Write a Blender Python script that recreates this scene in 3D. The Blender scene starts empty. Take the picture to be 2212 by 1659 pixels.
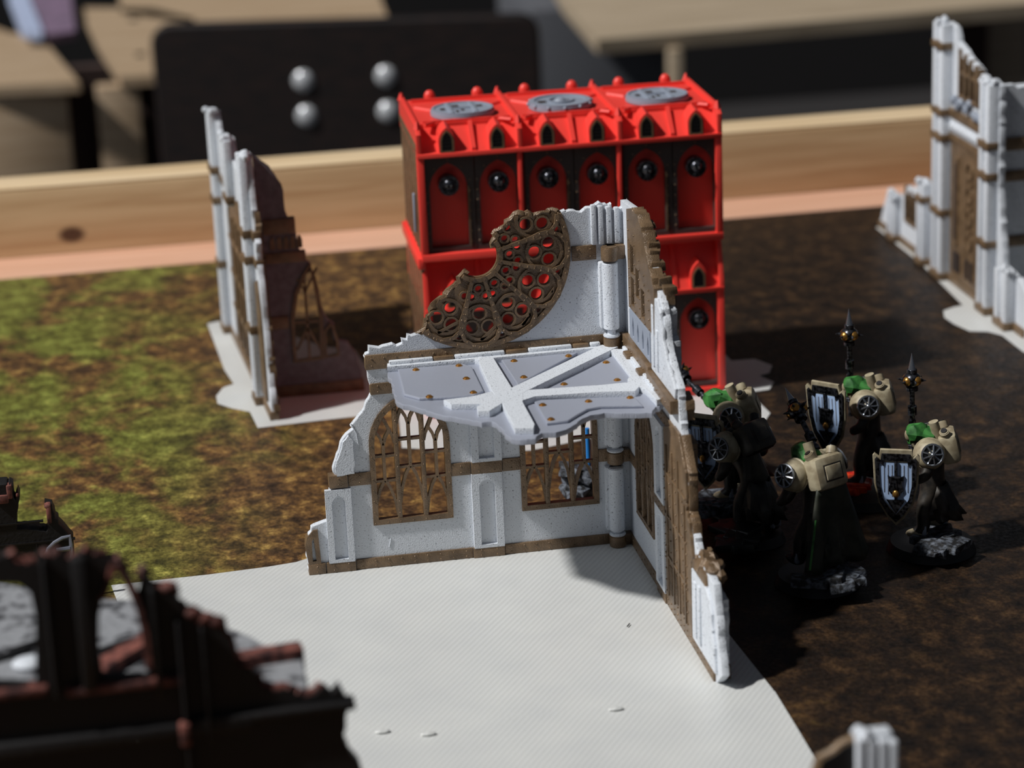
import bpy, bmesh, math, random
from mathutils import Vector, Matrix, noise
from mathutils.geometry import delaunay_2d_cdt
import numpy as np
R = math.radians
rnd = random.Random(7)
scene = bpy.context.scene
COL = scene.collection

# ------------------------------------------------------------------ camera (1 unit = 1 cm)
F_PX = 5370.0
PITCH, ROLL, YAW = R(18.04), R(-2.463), R(9.06)
def _rot(v):
    cy, sy = math.cos(YAW), math.sin(YAW)
    return Vector((v[0]*cy+v[1]*sy, -v[0]*sy+v[1]*cy, v[2]))
_f = Vector((0, math.cos(PITCH), -math.sin(PITCH))); _r = Vector((1, 0, 0)); _u = _r.cross(_f)
CR = _rot(math.cos(ROLL)*_r+math.sin(ROLL)*_u)
CU = _rot(-math.sin(ROLL)*_r+math.cos(ROLL)*_u)
CF = _rot(_f)
def ray(x, y):
    return CR*((x-1106)/F_PX)-CU*((y-829.5)/F_PX)+CF
CAM = -ray(1364, 1170)*88.0
def at(x, y, X=None, Y=None, Z=None):
    d = ray(x, y)
    if Z is not None: t = (Z-CAM.z)/d.z
    elif Y is not None: t = (Y-CAM.y)/d.y
    else: t = (X-CAM.x)/d.x
    return CAM+d*t
def xz(*pts, Y=0.0):
    return [(lambda p: (p.x, p.z))(at(a, b, Y=Y)) for a, b in pts]
def yz(*pts, X=0.0):                     # u = -y
    return [(lambda p: (-p.y, p.z))(at(a, b, X=X)) for a, b in pts]
def xy(*pts, Z=0.0):
    return [(lambda p: (p.x, p.y))(at(a, b, Z=Z)) for a, b in pts]

cd = bpy.data.cameras.new('camera'); cam = bpy.data.objects.new('camera', cd); COL.objects.link(cam)
cam.matrix_world = Matrix(((CR.x, CU.x, -CF.x, CAM.x), (CR.y, CU.y, -CF.y, CAM.y), (CR.z, CU.z, -CF.z, CAM.z), (0, 0, 0, 1)))
cd.sensor_fit = 'HORIZONTAL'; cd.sensor_width = 17.3; cd.lens = 17.3*F_PX/2212
cd.clip_start = 1; cd.clip_end = 3000
cd.dof.use_dof = True; cd.dof.focus_distance = 85.0; cd.dof.aperture_fstop = 0.056; cd.dof.aperture_blades = 7
scene.camera = cam

# ------------------------------------------------------------------ light and exposure
w = bpy.data.worlds.new('room_light'); scene.world = w; w.use_nodes = True
w.node_tree.nodes['Background'].inputs[0].default_value = (0.55, 0.62, 0.75, 1)
w.node_tree.nodes['Background'].inputs[1].default_value = 0.07
sd = bpy.data.lights.new('sun', 'SUN'); sun = bpy.data.objects.new('sun', sd); COL.objects.link(sun)
sun.rotation_euler = Vector((0.83, 0.15, -1.0)).to_track_quat('-Z', 'Y').to_euler()
sd.energy = 3.75; sd.angle = R(3.0); sd.color = (1.0, 0.98, 0.95)
ad = bpy.data.lights.new('left_fill_light', 'AREA'); al = bpy.data.objects.new('left_fill_light', ad); COL.objects.link(al)  # added soft fill from the left, brightens walls the sun only grazes
al.location = (-208, -42, 118); al.rotation_euler = (Vector((0, 10, 5))-al.location).to_track_quat('-Z', 'Y').to_euler()
ad.shape = 'RECTANGLE'; ad.size = 110; ad.size_y = 90; ad.energy = 72000; ad.color = (0.86, 0.93, 1.0)
vs = scene.view_settings
vs.view_transform = 'Standard'; vs.look = 'None'; vs.exposure = 0.0; vs.gamma = 1.0; vs.use_curve_mapping = False

# ------------------------------------------------------------------ materials
def srgb(r, g, b):
    f = lambda c: (c/255/12.92) if c/255 <= 0.04045 else ((c/255+0.055)/1.055)**2.4
    return (f(r), f(g), f(b), 1)
def mat(name, col, rough=0.5, metal=0.0, col2=None, scale=3.0, detail=3.0, lo=0.4, hi=0.6, bump=0.0, bscale=None, spec=0.5, stretch=None, sss=0.0, coat=0.0):
    m = bpy.data.materials.new(name); m.use_nodes = True
    nt = m.node_tree; b = nt.nodes['Principled BSDF']
    b.inputs['Base Color'].default_value = col; b.inputs['Roughness'].default_value = rough
    b.inputs['Metallic'].default_value = metal; b.inputs['Specular IOR Level'].default_value = spec
    if coat: b.inputs['Coat Weight'].default_value = coat
    if sss:
        b.inputs['Subsurface Weight'].default_value = sss; b.inputs['Subsurface Radius'].default_value = (0.2, 0.2, 0.2)
    tc = nt.nodes.new('ShaderNodeTexCoord'); mp = nt.nodes.new('ShaderNodeMapping')
    nt.links.new(tc.outputs['Object'], mp.inputs[0])
    if stretch: mp.inputs['Scale'].default_value = stretch
    if col2 is not None:
        n = nt.nodes.new('ShaderNodeTexNoise'); n.inputs['Scale'].default_value = scale; n.inputs['Detail'].default_value = detail
        nt.links.new(mp.outputs[0], n.inputs['Vector'])
        cr = nt.nodes.new('ShaderNodeValToRGB')
        cr.color_ramp.elements[0].position = lo; cr.color_ramp.elements[1].position = hi
        cr.color_ramp.elements[0].color = col2; cr.color_ramp.elements[1].color = col
        nt.links.new(n.outputs[0], cr.inputs[0]); nt.links.new(cr.outputs[0], b.inputs['Base Color'])
    if bump:
        n2 = nt.nodes.new('ShaderNodeTexNoise'); n2.inputs['Scale'].default_value = bscale or scale*2; n2.inputs['Detail'].default_value = 2
        nt.links.new(mp.outputs[0], n2.inputs['Vector'])
        bp = nt.nodes.new('ShaderNodeBump'); bp.inputs['Strength'].default_value = bump; bp.inputs['Distance'].default_value = 0.05
        nt.links.new(n2.outputs[0], bp.inputs['Height']); nt.links.new(bp.outputs[0], b.inputs['Normal'])
    return m
M = {}
M['white'] = mat('speckled_white_plastic', srgb(208, 213, 220), 0.55, col2=srgb(120, 122, 128), scale=16, detail=2, lo=0.30, hi=0.385, bump=0.35, bscale=22)
M['brown'] = mat('bronze_brown_plastic', srgb(124, 101, 76), 0.32, col2=srgb(104, 84, 62), scale=2, bump=0.5, bscale=26, metal=0.15, spec=0.6)
M['red'] = mat('bright_red_plastic', srgb(236, 66, 56), 0.4, bump=0.08, bscale=12)
M['dark'] = mat('dark_brown_metal_paint', srgb(70, 62, 60), 0.45, metal=0.2)
M['disc'] = mat('grey_blue_plastic', srgb(140, 148, 162), 0.45, bump=0.2, bscale=20)
M['panel'] = mat('silver_grey_plastic', srgb(165, 170, 184), 0.42, metal=0.25, bump=0.35, bscale=5, stretch=(1.5, 14, 1))
M['gold'] = mat('gold_paint', srgb(190, 140, 70), 0.3, metal=0.85)
M['gun'] = mat('gunmetal_paint', srgb(95, 97, 104), 0.28, metal=0.85, col2=srgb(25, 25, 28), scale=9)
M['boltcap'] = mat('satin_silver_cap', srgb(215, 218, 222), 0.22, metal=0.3)
M['steel'] = mat('steel_paint', srgb(165, 170, 178), 0.25, metal=0.9)
M['cream'] = mat('bone_cream_paint', srgb(176, 166, 140), 0.5, col2=srgb(140, 128, 104), scale=2.5)
M['green'] = mat('green_cloth_paint', srgb(62, 128, 60), 0.5, col2=srgb(34, 84, 36), scale=3)
M['black'] = mat('black_paint', srgb(22, 21, 22), 0.45)
M['drab'] = mat('dark_drab_armour_paint', srgb(52, 47, 41), 0.45, col2=srgb(24, 22, 20), scale=2.5)
M['cloak'] = mat('dark_green_cloak_paint', srgb(50, 52, 42), 0.6, col2=srgb(26, 34, 24), scale=2)
M['blue'] = mat('pale_blue_shield_field', srgb(176, 202, 240), 0.35)
M['rock'] = mat('slate_rock', srgb(96, 102, 112), 0.7, col2=srgb(22, 22, 24), scale=5, lo=0.42, hi=0.62, bump=0.6, bscale=8)
M['lava'] = mat('glossy_red_basing_resin', srgb(150, 22, 20), 0.25, col2=srgb(40, 8, 8), scale=3)
M['orange'] = mat('orange_ember_paint', srgb(235, 80, 30), 0.35, col2=srgb(190, 30, 20), scale=5)
M['ruindark'] = mat('black_primed_plastic', srgb(17, 15, 16), 0.6, bump=0.3, bscale=8)
M['rust'] = mat('rust_brown_drybrush', srgb(128, 76, 66), 0.7, col2=srgb(60, 32, 30), scale=3)
M['rubble'] = mat('grey_rubble_paint', srgb(140, 142, 146), 0.6, col2=srgb(40, 40, 44), scale=2.2, lo=0.36, hi=0.5, bump=0.8, bscale=4)
M['chair'] = mat('dark_stained_plywood', srgb(34, 22, 19), 0.5, col2=srgb(20, 14, 14), scale=0.35, stretch=(1, 1, 5))
M['floor'] = mat('dark_floor', srgb(34, 32, 33), 0.7)
M['greypanel'] = mat('dark_grey_cabinet', srgb(78, 80, 86), 0.7)
M['darkfab'] = mat('dark_brown_fabric', srgb(62, 46, 42), 0.9)
M['lilac'] = mat('mauve_cloth', srgb(120, 98, 122), 0.9, col2=srgb(100, 84, 104), scale=0.4)
M['paleblue'] = mat('pale_blue_cloth', srgb(160, 172, 200), 0.9)
M['tabledark'] = mat('table_underlay_wood', srgb(120, 96, 70), 0.6)
M['bluerod'] = mat('bright_blue_paint', srgb(40, 130, 210), 0.35)

def wood(name, c1, c2, sx=(0.06, 1.0, 1.2), knot=None):
    m = bpy.data.materials.new(name); m.use_nodes = True; nt = m.node_tree; b = nt.nodes['Principled BSDF']
    b.inputs['Roughness'].default_value = 0.55
    tc = nt.nodes.new('ShaderNodeTexCoord'); mp = nt.nodes.new('ShaderNodeMapping'); mp.inputs['Scale'].default_value = sx
    nt.links.new(tc.outputs['Object'], mp.inputs[0])
    wv = nt.nodes.new('ShaderNodeTexNoise'); wv.inputs['Scale'].default_value = 1.6; wv.inputs['Detail'].default_value = 3; wv.inputs['Distortion'].default_value = 0.6
    nt.links.new(mp.outputs[0], wv.inputs['Vector'])
    cr = nt.nodes.new('ShaderNodeValToRGB'); cr.color_ramp.elements[0].position = 0.35; cr.color_ramp.elements[1].position = 0.62
    cr.color_ramp.elements[0].color = c2; cr.color_ramp.elements[1].color = c1
    nt.links.new(wv.outputs[0], cr.inputs[0])
    out = cr.outputs[0]
    if knot:                              # ellipse knot at a place on the board
        sub = nt.nodes.new('ShaderNodeVectorMath'); sub.operation = 'SUBTRACT'; sub.inputs[1].default_value = knot
        nt.links.new(tc.outputs['Object'], sub.inputs[0])
        ml = nt.nodes.new('ShaderNodeVectorMath'); ml.operation = 'MULTIPLY'; ml.inputs[1].default_value = (1.0, 0, 1.6)
        nt.links.new(sub.outputs[0], ml.inputs[0])
        ln = nt.nodes.new('ShaderNodeVectorMath'); ln.operation = 'LENGTH'; nt.links.new(ml.outputs[0], ln.inputs[0])
        mr = nt.nodes.new('ShaderNodeMapRange'); mr.inputs[1].default_value = 0.45; mr.inputs[2].default_value = 0.85; mr.inputs[3].default_value = 1; mr.inputs[4].default_value = 0
        nt.links.new(ln.outputs['Value'], mr.inputs[0])
        mx = nt.nodes.new('ShaderNodeMix'); mx.data_type = 'RGBA'
        nt.links.new(mr.outputs[0], mx.inputs[0]); nt.links.new(out, mx.inputs[6]); mx.inputs[7].default_value = srgb(84, 56, 38)
        out = mx.outputs[2]
    nt.links.new(out, b.inputs['Base Color'])
    return m
M['pine'] = wood('pine_board', srgb(206, 176, 136), srgb(186, 152, 112), knot=(-19.3, 47.3, 1.0))
M['pinesheen'] = wood('sheen_pine', srgb(224, 200, 164), srgb(206, 178, 138))
M['benchpine'] = wood('weathered_pine', srgb(176, 154, 128), srgb(158, 134, 106))
M['pinkwood'] = wood('pinkish_board', srgb(218, 172, 146), srgb(206, 158, 130))
M['greywood'] = wood('greyed_plank', srgb(176, 160, 138), srgb(150, 134, 112))

def sheet_mat():
    m = bpy.data.materials.new('printed_base_sheet'); m.use_nodes = True; nt = m.node_tree; b = nt.nodes['Principled BSDF']
    b.inputs['Base Color'].default_value = srgb(205, 205, 198); b.inputs['Roughness'].default_value = 0.33
    b.inputs['Subsurface Weight'].default_value = 0.15; b.inputs['Subsurface Radius'].default_value = (0.3, 0.3, 0.25)
    tc = nt.nodes.new('ShaderNodeTexCoord'); mp = nt.nodes.new('ShaderNodeMapping'); mp.inputs['Rotation'].default_value = (0, 0, R(33))
    nt.links.new(tc.outputs['Object'], mp.inputs[0])
    wv = nt.nodes.new('ShaderNodeTexWave'); wv.inputs['Scale'].default_value = 1.75; wv.inputs['Distortion'].default_value = 0.35; wv.inputs['Detail'].default_value = 2
    nt.links.new(mp.outputs[0], wv.inputs['Vector'])
    n = nt.nodes.new('ShaderNodeTexNoise'); n.inputs['Scale'].default_value = 30; nt.links.new(tc.outputs['Object'], n.inputs['Vector'])
    ad_ = nt.nodes.new('ShaderNodeMath'); ad_.operation = 'ADD'; nt.links.new(wv.outputs['Fac'], ad_.inputs[0]); nt.links.new(n.outputs[0], ad_.inputs[1])
    bp = nt.nodes.new('ShaderNodeBump'); bp.inputs['Strength'].default_value = 0.35; bp.inputs['Distance'].default_value = 0.015
    nt.links.new(ad_.outputs[0], bp.inputs['Height']); nt.links.new(bp.outputs[0], b.inputs['Normal'])
    n3 = nt.nodes.new('ShaderNodeTexNoise'); n3.inputs['Scale'].default_value = 0.5; nt.links.new(tc.outputs['Object'], n3.inputs['Vector'])
    cr = nt.nodes.new('ShaderNodeValToRGB'); cr.color_ramp.elements[0].color = srgb(200, 202, 202); cr.color_ramp.elements[1].color = srgb(216, 217, 214)
    nt.links.new(n3.outputs[0], cr.inputs[0])
    st = nt.nodes.new('ShaderNodeMapRange'); st.inputs[3].default_value = 0.9; st.inputs[4].default_value = 1.0; nt.links.new(wv.outputs['Fac'], st.inputs[0])
    mm = nt.nodes.new('ShaderNodeVectorMath'); mm.operation = 'SCALE'; nt.links.new(cr.outputs[0], mm.inputs[0]); nt.links.new(st.outputs[0], mm.inputs['Scale'])
    nt.links.new(mm.outputs[0], b.inputs['Base Color'])
    return m
M['sheet'] = sheet_mat()

def game_mat_mat():
    m = bpy.data.materials.new('printed_forest_mat'); m.use_nodes = True; nt = m.node_tree; b = nt.nodes['Principled BSDF']
    b.inputs['Roughness'].default_value = 0.5; b.inputs['Specular IOR Level'].default_value = 0.22
    tc = nt.nodes.new('ShaderNodeTexCoord'); sp = nt.nodes.new('ShaderNodeSeparateXYZ'); nt.links.new(tc.outputs['Object'], sp.inputs[0])
    def N(scale, det, dist=0.0, stretch=(1, 1, 1), rough=0.6):
        mp = nt.nodes.new('ShaderNodeMapping'); mp.inputs['Scale'].default_value = stretch; nt.links.new(tc.outputs['Object'], mp.inputs[0])
        n = nt.nodes.new('ShaderNodeTexNoise'); n.inputs['Scale'].default_value = scale; n.inputs['Detail'].default_value = det
        n.inputs['Distortion'].default_value = dist; n.inputs['Roughness'].default_value = rough
        nt.links.new(mp.outputs[0], n.inputs['Vector']); return n.outputs[0]
    def ramp(src, *st):
        c = nt.nodes.new('ShaderNodeValToRGB'); e = c.color_ramp.elements
        e[0].position, e[0].color = st[0]; e[1].position, e[1].color = st[-1]
        for p, k in st[1:-1]:
            q = e.new(p); q.color = k
        nt.links.new(src, c.inputs[0]); return c.outputs[0]
    def mix(f, a, c_, mode='MIX'):
        x = nt.nodes.new('ShaderNodeMix'); x.data_type = 'RGBA'; x.blend_type = mode
        for s, v in ((x.inputs[0], f), (x.inputs[6], a), (x.inputs[7], c_)):
            if isinstance(v, (float, int)): s.default_value = v
            elif isinstance(v, tuple): s.default_value = v
            else: nt.links.new(v, s)
        return x.outputs[2]
    def rng(src, a, b_, c_=0.0, d=1.0):
        r_ = nt.nodes.new('ShaderNodeMapRange'); r_.interpolation_type = 'SMOOTHSTEP'
        for k, v in zip((1, 2, 3, 4), (a, b_, c_, d)): r_.inputs[k].default_value = v
        nt.links.new(src, r_.inputs[0]); return r_.outputs[0]
    def mul(a, b_, op='MULTIPLY'):
        x = nt.nodes.new('ShaderNodeMath'); x.operation = op
        for s, v in ((x.inputs[0], a), (x.inputs[1], b_)):
            if isinstance(v, (float, int)): s.default_value = v
            else: nt.links.new(v, s)
        return x.outputs[0]
    brown = ramp(N(1.3, 9, 0.2, (1, 0.8, 1), 0.7), (0.30, srgb(32, 24, 20)), (0.45, srgb(72, 53, 36)), (0.56, srgb(112, 82, 48)), (0.70, srgb(172, 138, 78)))
    green = ramp(N(1.3, 9, 0.2, (1, 0.8, 1), 0.7), (0.30, srgb(42, 42, 24)), (0.48, srgb(96, 96, 42)), (0.60, srgb(126, 132, 62)), (0.72, srgb(178, 176, 88)))
    dark = ramp(N(1.1, 9, 0.2, (1, 0.8, 1), 0.7), (0.34, srgb(12, 12, 13)), (0.5, srgb(32, 24, 19)), (0.62, srgb(58, 42, 28)), (0.75, srgb(92, 70, 46)))
    # printed zones: a green glade at the left, rusty earth round it, dark peat to the right
    big = N(0.10, 3, 0.5)
    gx = mul(sp.outputs[0], mul(big, 16.0), 'ADD')
    gl = rng(gx, -2.0, -10.0)
    gy = rng(mul(sp.outputs[1], mul(N(0.13, 3, 0.3), 14.0), 'ADD'), 5.0, 11.0)
    patch = rng(N(0.28, 4, 0.3, (1, 0.7, 1)), 0.40, 0.56)
    gm = mul(mul(gl, gy), patch)
    col = mix(gm, brown, green)
    far = rng(mul(sp.outputs[1], mul(big, 10.0), 'ADD'), 24.0, 34.0)
    dk = rng(gx, 3.0, 11.0)
    dk = mul(dk, mul(far, mul(dk, 0.75), 'MULTIPLY'), 'MAXIMUM')
    col = mix(mul(dk, 0.97), col, dark)
    spk = rng(N(7.0, 6, 0, (1, 0.8, 1), 0.7), 0.36, 0.62, 0.62, 1.3)
    vm = nt.nodes.new('ShaderNodeVectorMath'); vm.operation = 'SCALE'; nt.links.new(col, vm.inputs[0]); nt.links.new(spk, vm.inputs['Scale']); col = vm.outputs[0]
    blot = rng(N(0.3, 4, 0.3, (1, 0.7, 1)), 0.60, 0.72)
    col = mix(mul(blot, 0.6), col, srgb(34, 26, 22))
    nt.links.new(col, b.inputs['Base Color'])
    nt.links.new(rng(N(6, 4), 0.3, 0.7, 0.38, 0.6), b.inputs['Roughness'])
    bp = nt.nodes.new('ShaderNodeBump'); bp.inputs['Strength'].default_value = 0.4; bp.inputs['Distance'].default_value = 0.02
    nt.links.new(N(14, 3), bp.inputs['Height']); nt.links.new(bp.outputs[0], b.inputs['Normal'])
    return m
M['mat'] = game_mat_mat()

# ------------------------------------------------------------------ geometry helpers
def inside(p, poly):
    x, y = p; c_ = False; j = len(poly)-1
    for i in range(len(poly)):
        if (poly[i][1] > y) != (poly[j][1] > y) and x < (poly[j][0]-poly[i][0])*(y-poly[i][1])/(poly[j][1]-poly[i][1])+poly[i][0]: c_ = not c_
        j = i
    return c_
def cdt_mesh(outer, holes, th):
    vs_, es = [], []
    for lp in [outer]+list(holes):
        b0 = len(vs_); vs_ += [Vector(q) for q in lp]; es += [(b0+i, b0+(i+1) % len(lp)) for i in range(len(lp))]
    V, E_, F, *_ = delaunay_2d_cdt(vs_, es, [], 0, 1e-5)
    keep = []
    for f in F:
        c_ = sum((V[i] for i in f), Vector((0, 0)))/len(f)
        if inside(c_, outer) and not any(inside(c_, h) for h in holes): keep.append(f)
    bm = bmesh.new(); a = [bm.verts.new((v.x, v.y, th/2)) for v in V]; b = [bm.verts.new((v.x, v.y, -th/2)) for v in V]
    cnt = {}
    for f in keep:
        bm.faces.new([a[i] for i in f]); bm.faces.new([b[i] for i in reversed(f)])
        for i in range(len(f)): e = (f[i], f[(i+1) % len(f)]); cnt[frozenset(e)] = cnt.get(frozenset(e), [])+[e]
    for k, l in cnt.items():
        if len(l) == 1: i, j = l[0]; bm.faces.new((a[j], a[i], b[i], b[j]))
    bmesh.ops.delete(bm, geom=[v for v in bm.verts if not v.link_faces], context='VERTS')
    me = bpy.data.meshes.new('t'); bm.to_mesh(me); bm.free(); return me
class MB:
    """collects shapes; build() links them as ONE mesh object"""
    def __init__(s): s.bm = bmesh.new()
    def _add(s, me, mtx=None):
        if mtx is not None: me.transform(mtx)
        s.bm.from_mesh(me); bpy.data.meshes.remove(me); return s
    def box(s, x0, x1, y0, y1, z0, z1, bev=0.0, mtx=None):
        t = bmesh.new(); bmesh.ops.create_cube(t, size=1.0)
        bmesh.ops.scale(t, vec=(abs(x1-x0), abs(y1-y0), abs(z1-z0)), verts=t.verts)
        if bev: bmesh.ops.bevel(t, geom=t.edges[:], offset=bev, segments=2, affect='EDGES', profile=0.5)
        bmesh.ops.translate(t, vec=((x0+x1)/2, (y0+y1)/2, (z0+z1)/2), verts=t.verts)
        me = bpy.data.meshes.new('t'); t.to_mesh(me); t.free(); return s._add(me, mtx)
    def cyl(s, c, r, h, axis='Z', seg=24, r2=None, bev=0.0):
        t = bmesh.new(); bmesh.ops.create_cone(t, cap_ends=True, segments=seg, radius1=r, radius2=r if r2 is None else r2, depth=h)
        if bev:
            bmesh.ops.bevel(t, geom=[e for e in t.edges if abs(abs(e.verts[0].co.z)-h/2) < 1e-6 and abs(abs(e.verts[1].co.z)-h/2) < 1e-6 and e.verts[0].co.z*e.verts[1].co.z > 0], offset=bev, segments=2, affect='EDGES')
        me = bpy.data.meshes.new('t'); t.to_mesh(me); t.free()
        mt = Matrix.Translation(c)
        if isinstance(axis, str):
            q = {'Z': Matrix.Identity(4), 'Y': Matrix.Rotation(R(90), 4, 'X'), 'X': Matrix.Rotation(R(90), 4, 'Y')}[axis]
        else: q = Vector(axis).to_track_quat('Z', 'Y').to_matrix().to_4x4()
        return s._add(me, mt @ q)
    def sph(s, c, r, sc=(1, 1, 1), seg=12, rings=8, mtx=None):
        t = bmesh.new(); bmesh.ops.create_uvsphere(t, u_segments=seg, v_segments=rings, radius=r)
        bmesh.ops.scale(t, vec=sc, verts=t.verts)
        me = bpy.data.meshes.new('t'); t.to_mesh(me); t.free()
        return s._add(me, Matrix.Translation(c) @ (mtx or Matrix.Identity(4)))
    def plate(s, outer, holes=(), y0=0.0, y1=0.3, bev=0.0, plane='XZ'):
        def dd(lp):
            o_ = []
            for q in lp:
                if not o_ or math.dist(o_[-1], q) > 1e-3: o_.append((q[0], q[1]))
            if len(o_) > 2 and math.dist(o_[0], o_[-1]) < 1e-3: o_.pop()
            return o_
        outer = dd(outer); holes = [dd(h) for h in holes]
        ar = lambda lp: abs(sum(a[0]*b[1]-b[0]*a[1] for a, b in zip(lp, lp[1:]+lp[:1])))/2
        want = ar(outer)-sum(ar(h) for h in holes)
        cu = bpy.data.curves.new('c', 'CURVE'); cu.dimensions = '2D'; cu.fill_mode = 'BOTH'
        for loop in [outer]+list(holes):
            sp = cu.splines.new('POLY'); sp.points.add(len(loop)-1); sp.use_cyclic_u = True
            for p, q in zip(sp.points, loop): p.co = (q[0], q[1], 0, 1)
        th = abs(y1-y0); cu.extrude = max(th/2-bev, 0.0005)
        if bev: cu.bevel_depth = bev; cu.bevel_resolution = 1; cu.offset = -bev
        o = bpy.data.objects.new('c', cu); me = bpy.data.meshes.new_from_object(o)
        bpy.data.objects.remove(o); bpy.data.curves.remove(cu)
        got = sum(p.area for p in me.polygons if p.normal.z > 0.99)
        if abs(got-want) > 0.12*want+0.05*bev*8:
            bpy.data.meshes.remove(me); me = cdt_mesh(outer, holes, th)
        if plane == 'XZ':
            me.transform(Matrix(((1, 0, 0, 0), (0, 0, -1, (y0+y1)/2), (0, 1, 0, 0), (0, 0, 0, 1))))
        else:
            me.transform(Matrix.Translation((0, 0, (y0+y1)/2)))
        return s._add(me)
    def bar(s, pts, wdt, y0, y1, bev=0.0, closed=False):
        """strip of rectangular section following pts in the XZ plane"""
        P = [Vector((p[0], p[1])) for p in pts]; n = len(P)
        L, Rr = [], []
        for i in range(n):
            if closed: a, b = P[i-1], P[(i+1) % n]
            else: a, b = P[max(i-1, 0)], P[min(i+1, n-1)]
            d = (b-a).normalized(); nn = Vector((-d.y, d.x))
            L.append(P[i]+nn*wdt/2); Rr.append(P[i]-nn*wdt/2)
        if closed:
            bm = s.bm; rng_ = range(n)
        else: rng_ = range(n-1)
        V = []
        for l, r_ in zip(L, Rr):
            V.append([s.bm.verts.new((l.x, y0, l.y)), s.bm.verts.new((r_.x, y0, r_.y)), s.bm.verts.new((r_.x, y1, r_.y)), s.bm.verts.new((l.x, y1, l.y))])
        for i in rng_:
            a, b = V[i], V[(i+1) % n]
            for k in range(4): s.bm.faces.new((a[k], a[(k+1) % 4], b[(k+1) % 4], b[k]))
        if not closed:
            s.bm.faces.new(V[0]); s.bm.faces.new(V[-1][::-1])
        return s
    def tube(s, pts, r, seg=8, rs=None):
        P = [Vector(p) for p in pts]; rings = []; prev = None
        for i, p in enumerate(P):
            d = (P[min(i+1, len(P)-1)]-P[max(i-1, 0)]).normalized()
            up = prev if prev is not None else (Vector((0, 0, 1)) if abs(d.z) < 0.9 else Vector((1, 0, 0)))
            a = d.cross(up).normalized(); b = a.cross(d).normalized(); prev = b
            rr = rs[i] if rs else r
            rings.append([s.bm.verts.new(p+a*rr*math.cos(2*math.pi*k/seg)+b*rr*math.sin(2*math.pi*k/seg)) for k in range(seg)])
        for a, b in zip(rings, rings[1:]):
            for k in range(seg): s.bm.faces.new((a[k], a[(k+1) % seg], b[(k+1) % seg], b[k]))
        s.bm.faces.new(rings[0][::-1]); s.bm.faces.new(rings[-1]); return s
    def rivets(s, pts, r=0.045, y=0.0, plane='XZ'):
        for p in pts:
            c = (p[0], y, p[1]) if plane == 'XZ' else (p[0], p[1], y)
            t = bmesh.new(); bmesh.ops.create_icosphere(t, subdivisions=1, radius=r)
            me = bpy.data.meshes.new('t'); t.to_mesh(me); t.free(); s._add(me, Matrix.Translation(c))
        return s
    def build(s, name, m, parent=None, mtx=None, smooth=35, label=None, kind=None, jitter=0.0):
        me = bpy.data.meshes.new(name)
        bmesh.ops.recalc_face_normals(s.bm, faces=s.bm.faces)
        if jitter:
            for v in s.bm.verts:
                v.co += noise.noise_vector(v.co*3.1)*jitter
        s.bm.to_mesh(me); s.bm.free()
        me.materials.append(M[m] if isinstance(m, str) else m)
        for p in me.polygons: p.use_smooth = True
        me.set_sharp_from_angle(angle=R(smooth))
        o = bpy.data.objects.new(name, me); COL.objects.link(o)
        if parent is not None: o.parent = parent
        if mtx is not None: o.matrix_basis = mtx
        if label: o['label'] = label
        if kind: o['kind'] = kind
        return o
def tag(o, label, cat, group=None, kind=None):
    o['label'] = label; o['category'] = cat
    if group: o['group'] = group
    if kind: o['kind'] = kind
    return o
def thing(name, label, cat, loc=(0, 0, 0), rz=0.0, group=None):
    o = bpy.data.objects.new(name, None); COL.objects.link(o); o.location = loc; o.rotation_euler = (0, 0, rz)
    o.empty_display_size = 0.5
    return tag(o, label, cat, group)
def copy_tree(o, parent=None):
    c = o.copy(); COL.objects.link(c)
    if parent is not None: c.parent = parent
    for ch in list(o.children): copy_tree(ch, c)
    return c
def rag(pts, amp=0.06, step=0.22, seed=0):
    """break a polyline into short ragged steps"""
    r_ = random.Random(seed); out = []
    for a, b in zip(pts, pts[1:]):
        a = Vector(a); b = Vector(b); L = (b-a).length; n = max(1, int(L/step))
        for i in range(n):
            t = i/n; p = a.lerp(b, t)
            if i: p += Vector((r_.uniform(-amp, amp), r_.uniform(-amp, amp)))
            out.append((p.x, p.y))
    out.append(tuple(pts[-1])); return out
def circ(cx, cz, r, n=20, a0=0.0, a1=360.0):
    full = abs(a1-a0-360) < 1e-6
    m_ = n if full else n+1
    return [(cx+r*math.cos(R(a0+(a1-a0)*i/n)), cz+r*math.sin(R(a0+(a1-a0)*i/n))) for i in range(m_)]
def arch(x0, x1, z0, zs, za, n=8, inset=0.0):
    """gothic arch outline, anticlockwise from bottom left"""
    x0 += inset; x1 -= inset; z0 += inset; za -= inset*1.25
    w_ = (x1-x0)/2; h = za-zs; rr = (w_*w_+h*h)/(2*w_); cxm = (x0+x1)/2
    pts = [(x0, z0), (x1, z0), (x1, zs)]
    ca = x1-rr; A = math.atan2(h, cxm-ca)
    for i in range(1, n+1): a = A*i/n; pts.append((ca+rr*math.cos(a), zs+rr*math.sin(a)))
    cb = x0+rr
    for i in range(n-1, -1, -1): a = A*i/n; pts.append((cb-rr*math.cos(a), zs+rr*math.sin(a)))
    return pts
def archz(x, x0, x1, zs, za):
    w_ = (x1-x0)/2; h = za-zs; rr = (w_*w_+h*h)/(2*w_); cxm = (x0+x1)/2
    ca = x1-rr if x > cxm else x0+rr
    return zs+math.sqrt(max(rr*rr-(x-ca)**2, 0))
WL = Matrix.Identity(4)                       # wall facing the camera (-Y), local x = world x
WR = Matrix.Rotation(R(-90), 4, 'Z')          # wall facing -X, local x (u) = -world y
def frame(x, y, deg): return Matrix.Translation((x, y, 0)) @ Matrix.Rotation(R(deg), 4, 'Z')

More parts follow.
